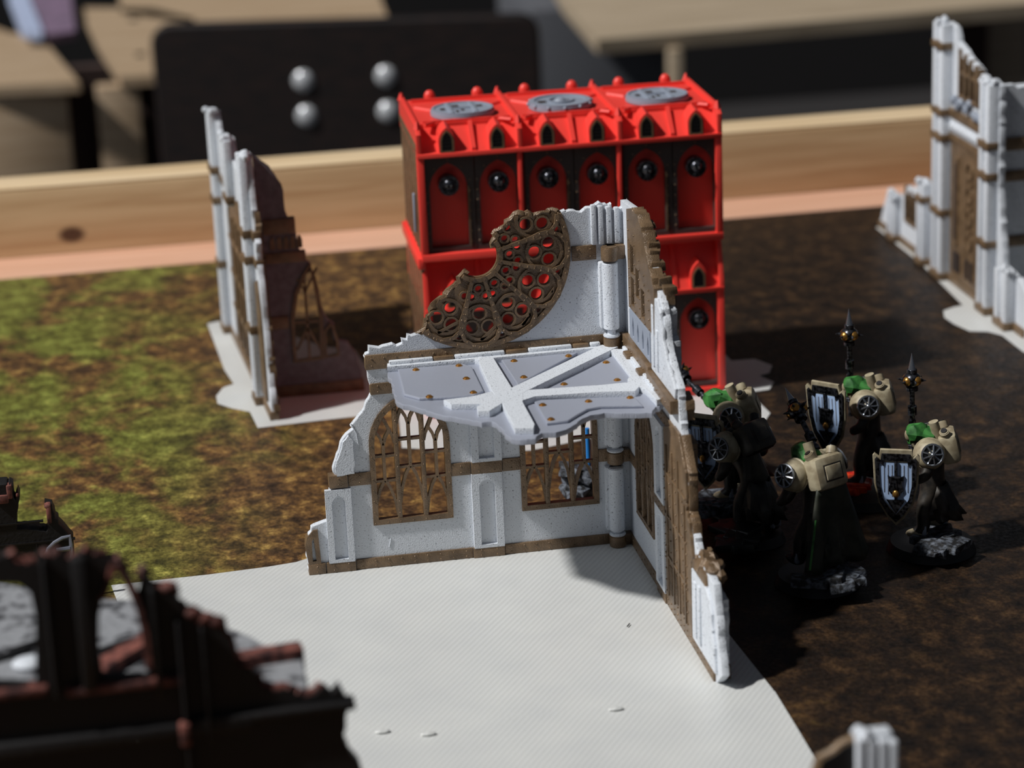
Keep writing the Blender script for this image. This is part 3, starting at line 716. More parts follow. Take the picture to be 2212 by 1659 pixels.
MB().plate(deck_o, (), ZP-0.38, ZP-0.2, 0.015, 'XY').build('deck', 'panel', fp, iv, label='silver grey lower plate with broken edge')
# white beams
bX = PX((962, 868), (1035, 863), (1300, 833), (1375, 820), (1420, 830))
bz = [0]
def beamxy(pts, name='beam', z1=ZP):
    bz[0] += 1; z1 += 0.004*bz[0]
    return MB().plate(pts, (), ZP-0.21, z1, 0.012, 'XY').build(name, 'white', fp, iv)
beamxy([(-8.3, -0.05), (-8.35, -0.42), (-5.35, -0.42), (-5.1, -0.62), (-4.85, -0.5), (-0.9, -0.42), (-0.9, -0.05)])
beamxy([(-0.9, -0.05), (-0.9, -0.42), (-0.72, -0.6), (-0.68, -3.8), (-0.85, -4.15), (-0.9, -4.6), (-0.5, -5.3), (-0.42, -6.55), (-0.03, -6.3), (-0.03, -1.3), (-0.15, -0.9), (-0.55, -0.75)])
y1 = -4.22
beamxy(PX((1062, 846), (1018, 857), (958, 864), (975, 873), (1035, 873), (1080, 866)))
beamxy(PX((1140, 843), (1300, 832), (1360, 826), (1385, 832), (1372, 845), (1300, 847), (1155, 857), (1128, 866), (1100, 858)))
beamxy(PX((1034, 770), (1066, 774), (1106, 839), (1130, 850), (1129, 869), (1155, 917), (1152, 926), (1113, 926), (1085, 873), (1063, 846), (1035, 785)))
beamxy(PX((1298, 746), (1335, 750), (1143, 843), (1127, 852), (1085, 872), (1057, 889), (1033, 889), (1030, 880), (1062, 860), (1106, 838)))
# panels
for pts in (((848, 790), (1005, 777), (1026, 785), (1054, 842), (1030, 853), (958, 858), (900, 860), (862, 850)),
            ((1076, 774), (1090, 765), (1272, 749), (1115, 833)),
            ((1330, 757), (1376, 815), (1365, 824), (1172, 841)),
            ((1142, 862), (1158, 858), (1365, 850), (1385, 853), (1402, 872), (1300, 874), (1270, 880), (1245, 894), (1222, 908), (1172, 914))):
    q = PX(*pts, Z=ZP-0.05)
    cxm = sum(p[0] for p in q)/len(q); cym = sum(p[1] for p in q)/len(q)
    q = [(cxm+(p[0]-cxm)*0.9, cym+(p[1]-cym)*0.9) for p in q]
    MB().plate(q, (), ZP-0.205, ZP-0.1, 0.045, 'XY').build('inset_panel', 'panel', fp, iv)
for px in ((898, 795), (991, 786), (1007, 814), (1022, 844), (927, 853), (1110, 776), (1228, 765), (1131, 811), (1309, 779), (1333, 817), (1218, 826), (1172, 871), (1271, 863), (1361, 855), (1190, 902)):
    p = at(*px, Z=ZP-0.03); MB().cyl((p.x, p.y, ZP-0.075), 0.085, 0.07, seg=12, bev=0.015).cyl((p.x, p.y, ZP-0.095), 0.12, 0.03, seg=14).build('stud', 'gold', fp, iv)
MB().rivets([(at(a, b, Z=ZP).x, at(a, b, Z=ZP).y) for a, b in ((1065, 855), (1083, 846), (1107, 844), (1132, 846), (1137, 854), (1120, 863), (1095, 866), (1064, 864))], 0.025, ZP, 'XY').build('rivets', 'white', fp, iv, kind='stuff')
# hinge rails along the back, clips
for a, b, m_, nm in ((-8.25, -6.75, 'white', 'edge_rail'), (-6.0, -4.6, 'white', 'edge_rail'), (-6.72, -6.03, 'brown', 'clip'), (-5.9, -4.4, 'white', None), (-4.22, -3.5, 'brown', 'clip'), (-3.45, -1.95, 'white', 'edge_rail'), (-1.9, -1.35, 'brown', 'clip'), (-1.3, -0.95, 'white', 'edge_rail')):
    if nm is None: continue
    if (a, b) == (-6.0, -4.6): b = -4.28
    MB().box(a, b, -0.27, -0.07, ZP-0.02, ZP+0.13, 0.04).build(nm, m_, fp, iv)
for a, b, m_, nm in ((-2.05, -1.4, 'brown', 'clip'), (-3.3, -2.12, 'white', 'edge_rail'), (-3.95, -3.38, 'brown', 'clip'), (-5.6, -4.02, 'white', 'edge_rail'), (-1.32, -0.85, 'white', 'edge_rail')):
    MB().box(-0.42 if m_ == 'brown' else -0.32, -0.1, a, b, ZP-0.02, ZP+0.13, 0.04).build(nm, m_, fp, iv)

# ------------------------------------------------------------------ red building
RB = frame(7.35, 15.12, -1.44)
rb = thing('red_building', 'bright red two storey gothic building with dark arched panels', 'building', (7.35, 15.12, 0.022), R(-1.44))
Wd, Dp = 12.35, 6.4
def redstorey(zb, zw, zt, top):
    MB().box(-Wd+0.02, -0.12, 0.46, Dp-0.1, zb, zw, 0.0).build('storey_body', 'red', rb)
    # base rail and ledges
    MB().box(-Wd, 0.0, -0.08, Dp, zw-0.02, zw+0.18, 0.03).build('ledge', 'red', rb)
    MB().box(-Wd, 0.0, -0.05, Dp, zb+0.0, zb+0.3, 0.03).build('ledge', 'red', rb)
    for i in range(4):
        x = -Wd+(Wd-0.28)*i/3
        MB().box(x, x+0.28 if i in (0, 3) else x+0.18, -0.02, 0.5, zb+0.1, zw, 0.03).build('corner_post' if i in (0, 3) else 'bay_post', 'red', rb)
    # sloped cornice
    sl = 1.05
    pr = [(0.0, zw+0.16), (sl, zt-0.15), (sl, zt), (Dp-0.4, zt), (Dp-0.02, zw+0.16)]
    mb = MB(); mb.plate(pr, (), -Wd/2+0.1, Wd/2-0.1)
    me_m = Matrix(((0, 1, 0, -Wd/2), (1, 0, 0, 0), (0, 0, 1, 0), (0, 0, 0, 1)))
    mb.bm.transform(me_m); mb.build('cornice', 'red', rb)
    for i in range(4):
        x = -Wd+(Wd-0.2)*i/3
        mb = MB().plate([(-0.05, zw+0.1), (-0.05, zw+0.95 if top else zw+0.5), (0.5, zt+0.12), (Dp-0.3, zt+0.12), (Dp+0.02, zt-0.2), (Dp+0.02, zw+0.1)], (), -0.1, 0.1, 0.02)
        mb.bm.transform(Matrix(((0, 1, 0, x+0.1), (1, 0, 0, 0), (0, 0, 1, 0), (0, 0, 0, 1))))
        mb.build('gable_rib', 'red', rb)
        if top:
            for yy in (0.35, Dp-0.1):
                MB().cyl((x+0.1, yy, zt+0.12), 0.17, 0.3, seg=4, r2=0.05).build('pinnacle', 'red', rb)
    bw = (Wd-0.28)/3
    for i in range(3):
        bx = -Wd+0.28+bw*i
        # middle rib on the slope
        mb = MB().plate([(0.0, zw+0.15), (0.0, zw+0.3), (sl-0.05, zt+0.06), (sl, zt-0.1)], (), -0.08, 0.08, 0.02)
        mb.bm.transform(Matrix(((0, 1, 0, bx+bw*0.5), (1, 0, 0, 0), (0, 0, 1, 0), (0, 0, 0, 1)))); mb.build('slope_rib', 'red', rb)
        for k in (0, 1):
            cxp = bx+bw*(0.25+0.5*k)-0.06
            # dormer: arched hood tapering back into the slope
            a = arch(cxp-0.33, cxp+0.33, zw+0.14, zw+0.62, zw+1.18 if top else zw+1.3)
            mb = MB(); n_ = len(a)
            f0 = [mb.bm.verts.new((x, -0.02, z)) for x, z in a]
            f1 = [mb.bm.verts.new((cxp+(x-cxp)*1.0, 0.9, max(z, zw+0.14)+0.1)) for x, z in a]
            mb.bm.faces.new(f0); mb.bm.faces.new(f1[::-1])
            for j in range(n_): mb.bm.faces.new((f0[j], f0[(j+1) % n_], f1[(j+1) % n_], f1[j]))
            dm = mb.build('dormer', 'red', rb)
            lo = arch(cxp-0.27, cxp+0.27, zw+0.18, zw+0.6, zw+1.08)
            MB().plate(lo, [arch(cxp-0.27, cxp+0.27, zw+0.18, zw+0.6, zw+1.08, inset=0.07)], -0.06, 0.0, 0.01).build('louvre_frame', 'brown', dm)
            lv = MB().plate(arch(cxp-0.2, cxp+0.2, zw+0.2, zw+0.6, zw+1.0), (), -0.035, -0.02)
            for j in range(5): lv.box(cxp-0.19, cxp+0.19, -0.05, -0.02, zw+0.26+0.14*j, zw+0.3+0.14*j)
            lv.build('louvre', 'black', dm)
            # arched wall panel
            pa = arch(cxp-0.76, cxp+0.76, zb+0.5, zw-1.35, zw-0.3)
            fr = MB().plate([(bx+bw*0.5*k+0.02, zb+0.3), (bx+bw*0.5*(k+1)-0.02-(0.18 if k else 0), zb+0.3), (bx+bw*0.5*(k+1)-0.02-(0.18 if k else 0), zw-0.03), (bx+bw*0.5*k+0.02, zw-0.03)], [pa], 0.2, 0.47, 0.02).build('arch_frame', 'dark', rb)
            MB().rivets([(cxp+sg*0.86, zb+0.7+0.42*j) for sg in (-1, 1) for j in range(7)]+[(cxp, zw-0.16), (cxp-0.55, zw-0.5), (cxp+0.55, zw-0.5)], 0.04, 0.2).build('rivets', 'brown', fr, kind='stuff')
            MB().bar([(cxp+0.8, zb+0.5), (cxp+0.8, zw-1.3)], 0.05, 0.16, 0.22).build('arch_bead', 'brown', fr)
            # round skull boss
            bz = zw-1.18
            bo = MB().bar(circ(cxp, bz, 0.36, 24), 0.1, 0.0, 0.46, closed=True).plate(circ(cxp, bz, 0.36, 24), (), 0.08, 0.47).build('round_boss', 'gun', rb)
            sk = MB().sph((cxp, 0.03, bz+0.05), 0.23, (1, 0.8, 1.0), 14, 10).box(cxp-0.11, cxp+0.11, -0.1, 0.12, bz-0.3, bz-0.08, 0.04)
            sk.build('skull', 'gun', bo)
            MB().sph((cxp-0.085, -0.12, bz+0.0), 0.06).sph((cxp+0.085, -0.12, bz+0.0), 0.06).sph((cxp, -0.14, bz-0.08), 0.028).build('eye_sockets', 'black', bo)
redstorey(0.0, 4.45, 6.6, False)
redstorey(6.6, 10.85, 12.0, True)
# roof discs
bw = (Wd-0.28)/3
for i in range(3):
    cxr = -Wd+0.28+bw*(i+0.5)-0.1; cyr = 2.3 if i else 2.2; cyr += 0.25
    MB().box(cxr-bw/2+0.25, cxr+bw/2-0.25, 1.1, 1.25, 11.98, 12.1).build('roof_bead', 'red', rb); MB().box(cxr-bw/2+0.25, cxr+bw/2-0.25, Dp-1.0, Dp-0.85, 11.98, 12.12).build('roof_bead', 'red', rb)
    for sx in (-1, 1):
        for sy in (-1, 1):
            mb = MB().tube([(cxr+sx*1.15, cyr+sy*1.1, 12.0), (cxr+sx*1.75, cyr+sy*1.75, 12.02)], 0.09, 6); mb.build('corner_ray', 'red', rb)
    dr = 1.3
    d = MB().cyl((cxr, cyr, 12.12), dr, 0.26, seg=40, bev=0.05).build('roof_disc', 'disc', rb)
    rel = MB()
    if i != 1:
        rel.bar(circ(cxr, cyr, dr-0.1, 36), 0.1, 0, 0.06, closed=True)
        rel.bm.transform(Matrix(((1, 0, 0, 0), (0, 0, 1, 0), (0, 1, 0, 12.23), (0, 0, 0, 1))))
        rel.box(cxr-0.62, cxr-0.45, cyr-1.0, cyr+1.0, 12.2, 12.32, 0.02).box(cxr+0.35, cxr+0.52, cyr-1.0, cyr+1.0, 12.2, 12.32, 0.02)
        rel.box(cxr-0.45, cxr+0.35, cyr-0.05, cyr+0.08, 12.2, 12.3)
        rel.build('disc_relief', 'disc', d)
        MB().box(cxr-0.38, cxr-0.1, cyr+0.3, cyr+0.7, 12.22, 12.262).box(cxr-0.1, cxr+0.05, cyr-0.5, cyr-0.2, 12.22, 12.262).box(cxr-0.9, cxr-0.7, cyr-0.2, cyr+0.2, 12.22, 12.262).box(cxr+0.6, cxr+0.85, cyr+0.1, cyr+0.45, 12.22, 12.262).box(cxr-0.32, cxr-0.2, cyr-0.75, cyr-0.35, 12.22, 12.262).build('disc_recess', 'dark', d)
    else:
        rel.bar(circ(cxr, cyr, dr-0.15, 36), 0.2, 0, 0.07, closed=True).bar(circ(cxr, cyr, 0.5, 24), 0.14, 0, 0.09, closed=True)
        rel.bm.transform(Matrix(((1, 0, 0, 0), (0, 0, 1, 0), (0, 1, 0, 12.23), (0, 0, 0, 1))))
        rel.sph((cxr, cyr, 12.24), 0.26, (1, 1, 0.6))
        for j in range(12): rel.sph((cxr+1.3*math.cos(j*math.pi/6), cyr+1.3*math.sin(j*math.pi/6), 12.2), 0.08)
        rel.build('disc_relief', 'disc', d)
        MB().plate([(cxr-0.25, cyr-0.1), (cxr-0.85, cyr-0.28), (cxr-0.95, cyr), (cxr-0.85, cyr+0.28), (cxr-0.25, cyr+0.1)], (), 12.22, 12.262, 0, 'XY').box(cxr+0.3, cxr+0.42, cyr-0.3, cyr+0.3, 12.22, 12.262).box(cxr-0.2, cxr+0.2, cyr+0.6, cyr+0.72, 12.22, 12.262).build('disc_recess', 'dark', d)
# back pinnacles
for i in range(3):
    for k in (0.25, 0.75):
        x = -Wd+0.28+bw*(i+k)
        MB().sph((x, Dp-0.15, 12.05), 0.22, (1.1, 0.9, 1.3), 12, 8).build('back_pinnacle', 'red', rb)
# left side: bronze lattice strips with rivets, both storeys
sm = Matrix.Translation((-Wd, 0, 0)) @ Matrix.Rotation(R(-90), 4, 'Z')     # local u = -y (so u negative goes back)
for zb, zw in ((0.2, 6.3), (6.75, 11.2)):
    for j in range(7):
        u = -0.55-0.85*j
        st = MB().box(u-0.25, u+0.25, -0.025, 0.05, zb+0.2, zw, 0.01)
        st.rivets([(u, zb+0.45+0.55*q) for q in range(int((zw-zb-0.5)/0.55)+1)], 0.05, 0.0)
        st.build('side_strip', 'brown', rb, sm)
    MB().box(-Dp+0.1, -0.2, -0.03, 0.12, zw-0.1, zw+0.2, 0.02).build('side_rail', 'brown', rb, sm)
MB().box(-Dp, -0.0, -0.16, 0.12, 6.3, 6.75, 0.03).build('side_ledge', 'red', rb, sm)
MB().box(-0.85, -0.6, -0.18, -0.08, 7.7, 9.3, 0.04).build('side_emblem', 'disc', rb, sm)
# its white base sheet
o = MB().plate(xy((885, 715), (860, 800), (862, 905), (868, 968), (1010, 975), (1145, 974), (1290, 945), (1400, 940), (1520, 915), (1600, 905), (1650, 915), (1664, 893), (1640, 870), (1620, 848), (1662, 842), (1672, 826), (1640, 812), (1662, 806), (1668, 790), (1630, 776), (1580, 780), (1500, 700)), (), 0.002, 0.020, 0.004, 'XY').build('base_sheet', 'sheet')
tag(o, 'white plastic sheet with rounded lobes under the red building', 'base sheet')

# ------------------------------------------------------------------ left ruin (seen end-on, inner wall in shade)
LF = Matrix.Translation((-11.35, 17.0, 0)) @ Matrix.Rotation(math.atan2(14.0, -0.85), 4, 'Z')   # local x runs back along the wall, local -y faces +x ... flipped below
lr = thing('ruined_building', 'tall narrow white and bronze ruin left of the red building', 'building', (0, 0, 0.022))
# outer face looks to -x: local frame with x pointing back needs front = +y
def Lp(mb, name, m, par=lr, **k): return mb.build(name, m, par, LF, **k)
prof = [(0, 0), (14.2, 0), (14.2, 10.2), (13.4, 10.35), (12.9, 9.6), (11.5, 9.2), (10.2, 9.4), (9.0, 10.1), (8.2, 10.2), (7.6, 9.3), (6.0, 9.0), (4.6, 9.3), (3.6, 10.5), (2.6, 10.7), (2.1, 9.0), (1.9, 7.6), (1.35, 7.2), (1.5, 6.4), (0.95, 5.2), (0.9, 4.2), (0.55, 3.0), (0.5, 2.0), (0.15, 1.2)]
door = arch(4.2, 11.6, 0.35, 5.4, 7.3)
Lp(MB().plate([(a, max(b, 0)) for a, b in [prof[0], prof[1]]+rag(prof[2:]+[prof[0]], 0.07, 0.2, 61)[:-1]], [door], -0.25, 0.0, 0.03), 'wall_panel', 'white')
dp = Lp(MB().plate(arch(4.15, 11.65, 0.3, 5.4, 7.35), (), -0.2, -0.08), 'door_panel', 'brown')
db = MB()
for u in (5.4, 6.6, 7.8, 9.0, 10.2): db.box(u-0.12, u+0.12, -0.1, 0.04, 0.5, 6.2, 0.02)
for z in (1.8, 3.4, 5.0): db.box(4.3, 11.5, -0.1, 0.03, z, z+0.2, 0.02)
db.build('door_bars', 'brown', dp)
def pier(par, fr, u0, u1, z1, bands_, y0=0.0, y1=0.35, nm='pier', z0=0.0):
    p = MB()
    w_ = u1-u0
    for a, b in ((u0, u0+w_*0.3), (u1-w_*0.3, u1)): p.box(a, b, y0, y1, max(z0, 0.05), z1, 0.05)
    p.box(u0+0.1, u1-0.1, y0, y1-0.14, max(z0, 0.05), z1-0.1, 0.03)
    for i in range(7): p.sph((u0+w_*rnd.random(), y0+(y1-y0)*rnd.random(), z1-0.05+0.12*rnd.random()), 0.16, (1, 1, 1), 6, 5)
    p = p.build(nm, 'white', par, fr, jitter=0.03)
    for b in bands_:
        MB().box(u0-0.05, u1+0.05, y0, y1+0.07, b, b+0.36, 0.05).rivets([(u0+w_*t_, b+0.18) for t_ in (0.2, 0.5, 0.8)], 0.05, y1+0.07).build('pier_band', 'brown', p)
pier(lr, LF, 2.2, 3.25, 10.65, (0.0, 3.1, 6.1, 7.2)); pier(lr, LF, 13.2, 14.2, 10.3, (0.0, 3.1, 6.1, 7.5)); pier(lr, LF, 7.6, 8.8, 10.2, (7.4, ), z0=7.3)
Lp(MB().box(0.0, 14.3, -0.3, 0.1, 0.0, 0.36, 0.03), 'base_band', 'brown')
Lp(MB().box(1.6, 14.2, -0.3, 0.06, 7.2, 7.6, 0.03), 'trim_band', 'brown')
Lp(MB().box(1.4, 4.1, -0.3, 0.06, 6.1, 6.45, 0.03), 'trim_band', 'brown')
gp = MB().plate([(0.75, 0.6), (2.1, 0.6), (2.1, 5.4), (1.5, 5.6), (1.0, 4.6), (0.8, 3.0)], (), 0.0, 0.1, 0.03); Lp(gp, 'window_frame', 'brown')
Lp(MB().plate(rag([(0.0, 0.4), (0.35, 1.4), (0.75, 3.6), (1.2, 5.2), (1.7, 7.2), (2.2, 9.0), (2.4, 9.0), (1.9, 7.0), (1.4, 5.0), (0.95, 3.0), (0.5, 1.0), (0.3, 0.4)], 0.06, 0.15, 3)[:-1], (), -0.34, -0.1, 0.03), 'broken_edge', 'brown', jitter=0.05)
# cross wall in shade at y = 20
Yc = 20.0
sil = xz((600, 862), (572, 340), (582, 362), (596, 382), (608, 400), (613, 430), (621, 468), (638, 498), (641, 520), (650, 545), (660, 560), (672, 572), (681, 600), (690, 640), (700, 680), (722, 700), (722, 735), (750, 738), (772, 770), (780, 800), (789, 845), Y=Yc)
sil = [(a, max(b, 0.03)) for a, b in sil]
w1 = xz((638, 782), (632, 690), (640, 635), (655, 600), (668, 573), (678, 600), (686, 640), (694, 690), (696, 774), Y=Yc)
w2 = xz((704, 772), (702, 715), (714, 700), (720, 710), (728, 735), (731, 767), Y=Yc)
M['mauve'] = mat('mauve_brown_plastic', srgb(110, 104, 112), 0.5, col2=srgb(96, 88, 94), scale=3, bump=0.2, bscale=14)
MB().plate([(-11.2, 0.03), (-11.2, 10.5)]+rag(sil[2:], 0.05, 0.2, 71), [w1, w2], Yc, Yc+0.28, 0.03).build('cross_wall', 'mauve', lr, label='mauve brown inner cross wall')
wf = MB().bar(w1, 0.16, Yc-0.08, Yc+0.2, closed=True)
x_ = w1[0][0]+0.62
wf.bar([(x_, w1[0][1]), (x_, w1[0][1]+3.6)], 0.1, Yc-0.05, Yc+0.15).bar([(x_, w1[0][1]+1.4), (x_-0.5, w1[0][1]+0.5)], 0.09, Yc-0.05, Yc+0.15).bar([(x_, w1[0][1]+1.4), (x_+0.5, w1[0][1]+0.4)], 0.09, Yc-0.05, Yc+0.15)
wf.bar([(x_-0.55, w1[0][1]+1.7), (x_+0.55, w1[0][1]+1.7)], 0.09, Yc-0.05, Yc+0.15).bar([(x_, w1[0][1]+3.0), (x_+0.55, w1[0][1]+4.0)], 0.08, Yc-0.05, Yc+0.15).bar(w2, 0.12, Yc-0.08, Yc+0.2, closed=True)
wf.bar([(x_, w1[0][1]+3.0), (x_-0.3, w1[0][1]+3.6)], 0.08, Yc-0.05, Yc+0.15)
wf.build('gothic_window', 'brown', lr)
for a, b, z0, z1 in ((-11.0, -9.65, 7.1, 7.75), (-11.0, -9.3, 5.85, 6.3), (-11.0, -10.2, 3.0, 3.55), (-11.0, -7.2, 0.0, 0.5)):
    MB().box(a, b, Yc-0.08, Yc+0.3, z0, z1, 0.03).build('trim_band', 'brown', lr)
for i in range(5):
    MB().plate(arch(-10.75+0.28*i, -10.53+0.28*i, 6.45, 6.75, 7.0), (), Yc-0.05, Yc+0.05).build('small_arch', 'brown', lr)
o = MB().plate(xy((470, 695), (448, 700), (485, 800), (505, 830), (482, 838), (467, 856), (470, 872), (500, 882), (540, 890), (557, 925), (700, 908), (835, 893), (830, 850), (790, 790), (765, 755), (700, 750), (560, 700)), (), 0.002, 0.020, 0.004, 'XY').build('base_sheet', 'sheet')
tag(o, 'white plastic sheet with a rounded lobe under the narrow left ruin', 'base sheet')

# ------------------------------------------------------------------ right ruin
RF = Matrix.Translation((21.75, 40.5, 0)) @ WR        # faces -x, u = distance towards the viewer
rr = thing('ruined_building', 'tall white and bronze ruin with a gate at the right edge of the mat', 'building', (0, 0, 0.022))
prof = [(1.2, 0), (22, 0), (22, 1.9), (21.0, 2.4), (19.0, 2.5), (18.2, 6.0), (18.15, 10.5), (17.0, 10.6), (16.9, 10.3)]
mid = [(16.9, 10.3), (12.6, 11.5), (12.3, 12.1), (11.2, 12.2), (10.8, 11.0), (10.75, 5.0), (10.0, 4.2), (9.0, 4.0), (8.4, 3.7), (8.2, 3.3), (5.2, 3.0), (4.9, 2.5), (3.9, 2.2), (2.6, 2.3), (2.0, 1.4)]
whole = [(a, max(b, 0)) for a, b in [prof[0], prof[1]]+rag(prof[2:]+mid+[prof[0]], 0.06, 0.2, 81)[:-1]]
wt = [(13.0, 9.2), (15.8, 9.2), (15.8, 11.5), (13.0, 11.5)]
wb = [(5.4, 1.4), (7.9, 1.4), (7.9, 2.9), (5.4, 2.9)]
MB().plate(whole, [[(13.1, 9.1), (15.7, 9.1), (15.7, 10.35), (13.1, 10.9)], [(5.4, 1.4), (7.9, 1.4), (7.9, 2.9), (5.4, 2.7)]], 0.0, 0.3, 0.03).build('wall_panel', 'white', rr, RF)
pier(rr, RF @ Matrix.Scale(-1, 4, (0, 1, 0)), 3.6, 4.6, 2.25, (0.0, ), 0.0, 0.4)
for a, b, z, bs in ((8.4, 9.3, 4.05, (0.0, 3.1)), (10.6, 12.0, 12.2, (0.0, 3.1, 6.7, 7.9, 11.0)), (16.9, 18.1, 10.55, (0.0, 3.1, 6.2, 7.6)), (19.2, 20.6, 2.6, (0.0, ))):
    pier(rr, RF @ Matrix.Scale(-1, 4, (0, 1, 0)), a, b, z, bs, 0.0, 0.5)
gd = MB().plate(rrect(12.2, 16.7, 0.4, 6.8, 0.3), (), -0.12, 0.02, 0.02).build('gate_panel', 'brown', rr, RF)
gb = MB().plate(rrect(12.9, 13.3, 2.0, 6.2, 0.1), (), -0.2, -0.1)
for i in range(7): gb.bar(circ(14.9, 2.6+0.55*i, 0.28 if i % 2 else 0.4, 12), 0.09, -0.2, -0.1, closed=True)
gb.box(15.9, 16.1, -0.2, -0.1, 2.0, 6.2); gb.build('gate_relief', 'brown', gd)
MB().box(12.9, 13.3, -0.22, -0.12, 0.8, 1.7).box(13.5, 13.7, -0.22, -0.12, 0.8, 1.7).box(14.6, 14.8, -0.22, -0.12, 0.8, 1.7).box(15.2, 15.4, -0.22, -0.12, 0.8, 1.7).box(12.95, 13.2, -0.215, -0.12, 2.3, 5.9).build('gate_slot', 'dark', gd)
MB().box(12.0, 16.9, -0.16, 0.05, 7.9, 8.35, 0.03).build('trim_band', 'brown', rr, RF)
MB().box(12.0, 16.9, -0.16, 0.05, 6.8, 7.2, 0.03).build('trim_band', 'brown', rr, RF)
cr_ = MB().box(12.0, 16.9, -0.1, 0.05, 7.2, 7.9, 0.02)
for i in range(12): cr_.sph((12.3+0.39*i, -0.12, 7.5), 0.17, (1, 0.8, 1.3), 8, 6)
cr_.build('bead_moulding', 'white', rr, RF)
MB().box(1.4, 21.8, -0.14, 0.05, 0.0, 0.36, 0.03).build('base_band', 'brown', rr, RF)
wn = MB()
for u in (13.15, 13.85, 14.55, 15.25, 15.65): wn.box(u-0.1, u+0.1, -0.12, 0.2, 9.0, 11.3-0.2*(u-13), 0.03)
for z in (9.0, 10.1): wn.box(13.0, 15.8, -0.1, 0.2, z, z+0.16, 0.02)
wn.build('broken_window', 'brown', rr, RF)
wn = MB()
for u in (5.5, 6.3, 7.1, 7.8): wn.box(u-0.1, u+0.1, -0.1, 0.2, 1.4, 3.15-0.1*(u-5), 0.03)
wn.box(5.4, 7.9, -0.1, 0.2, 1.3, 1.45).build('broken_window', 'brown', rr, RF)
for i in range(14): MB().sph((12.6+3.9*rnd.random(), -0.12-0.1*rnd.random(), 8.55+0.45*rnd.random()), 0.2, (1.2, 0.7, 1), 8, 6).build('relief_lump', 'disc', rr, RF, jitter=0.1)
# return wall to the right (faces the viewer, in shade)
Y2 = 22.6
MB().plate([(22.1, 0)]+[(30, 0), (30, 9.5)]+rag([(30, 9.5), (27, 9.9), (24, 10.2), (22.1, 10.45)], 0.08, 0.2, 5)[1:], (), Y2, Y2+0.3, 0.03).build('return_wall', 'white', rr, label='shaded return wall')
for z0, z1 in ((7.5, 8.1), (6.1, 6.6), (3.1, 3.6), (0, 0.4)): MB().box(22.1, 30, Y2-0.08, Y2+0.3, z0, z1, 0.03).build('trim_band', 'brown', rr)
MB().plate([(27.4, 9.5), (28.4, 9.5), (28.2, 10.6), (27.6, 11.6)], (), 27.6, 27.9, 0.03).build('broken_shard', 'brown', rr)
MB().box(22.0, 30, 27.3, 27.6, 0, 9.4, 0.03).build('back_wall', 'white', rr)
o = MB().plate(xy((1893, 492), (1905, 488))+[(22.6, 39.0), (22.6, 29.5), (31.5, 29.5), (31.5, 18.0), (24.0, 16.4)]+xy((2212, 762), (2165, 725), (2135, 717), (2095, 716), (2060, 700), (2040, 686), (2038, 672), (2060, 664), (2080, 660), (1990, 570)), (), 0.002, 0.020, 0.004, 'XY').build('base_sheet', 'sheet')
tag(o, 'white plastic sheet with a scalloped lobe under the right edge ruin', 'base sheet')

# ------------------------------------------------------------------ dark ruin in the foreground, lower left
YF = -27.0
fr = thing('ruined_building', 'almost black ruin with reddish worn edges nearest the viewer at lower left', 'building')
def fx(*p): return xz(*p, Y=YF)
top = fx((-60, 1212), (-10, 1208), (20, 1200), (30, 1218), (75, 1220), (82, 1198), (95, 1200), (110, 1208), (125, 1195), (150, 1215), (168, 1200), (178, 1190), (200, 1198), (228, 1206), (250, 1210), (262, 1222), (285, 1262), (298, 1290), (303, 1262), (308, 1228), (318, 1245), (334, 1270), (352, 1272), (366, 1268), (382, 1292), (398, 1322), (418, 1322), (442, 1342), (462, 1345), (480, 1352), (486, 1372), (500, 1384), (506, 1410), (516, 1438), (548, 1446), (562, 1482), (590, 1494), (620, 1490), (655, 1508), (680, 1502), (694, 1486), (706, 1490), (716, 1502), (733, 1483), (742, 1500), (754, 1520), (748, 1545), (744, 1600), (756, 1625), (778, 1650), (792, 1690))
zb = 0.06
op1 = fx((-40, 1478), (78, 1482), (76, 1330), (66, 1282), (40, 1262), (-40, 1262))
op2 = fx((222, 1462), (322, 1466), (320, 1400), (308, 1330), (294, 1300), (270, 1262), (252, 1236), (238, 1262), (222, 1290), (214, 1330), (214, 1400))
MB().plate([(top[0][0], zb)]+rag(top, 0.03, 0.15, 91)+[(-11.3, zb)], [op1, op2], YF, YF+0.35, 0.04).build('front_wall', 'ruindark', fr, smooth=40)
rmb = MB()
edge = rag(top[:44], 0.04, 0.18, 92)
for a in range(0, len(edge)-4, 1):
    if rnd.random() < 0.62:
        p, q = edge[a], edge[a+1]
        rmb.tube([(p[0], YF+0.1, p[1]+0.02), (q[0], YF+0.2, q[1]+0.02)], 0.11, 6)
rmb.build('worn_edge', 'rust', fr, kind='stuff', jitter=0.05)
for px0, px1, y0, y1 in ((86, 128, 1200, 1500), (150, 212, 1195, 1480), (324, 345, 1260, 1500), (386, 412, 1330, 1720), (436, 452, 1345, 1600)):
    a = at(px0, y0, Y=YF); b = at(px1, y1, Y=YF)
    MB().box(a.x, b.x, YF-0.3, YF+0.05, b.z, a.z-0.05, 0.06).build('buttress', 'ruindark', fr)
for z0_, x0_, x1_, hh in ((at(745, 1512, Y=YF).z, -16.2, -12.4, 0.2), (at(400, 1558, Y=YF).z, -22, -14.8, 0.35), (at(270, 1468, Y=YF).z, -19.0, -16.3, 0.2), (at(40, 1484, Y=YF).z, -22, -19.4, 0.2)):
    MB().box(x0_, x1_, YF-0.22, YF+0.3, z0_-hh, z0_, 0.05).build('ledge', 'rust' if hh < 0.3 and x0_ < -18 else 'ruindark', fr)
for (a, b) in (((385, 1552), (413, 1598)), ):
    p = at(*a, Y=YF); q = at(*b, Y=YF); MB().box(p.x, q.x, YF-0.4, YF-0.1, q.z, p.z, 0.06).build('worn_block', 'rust', fr)
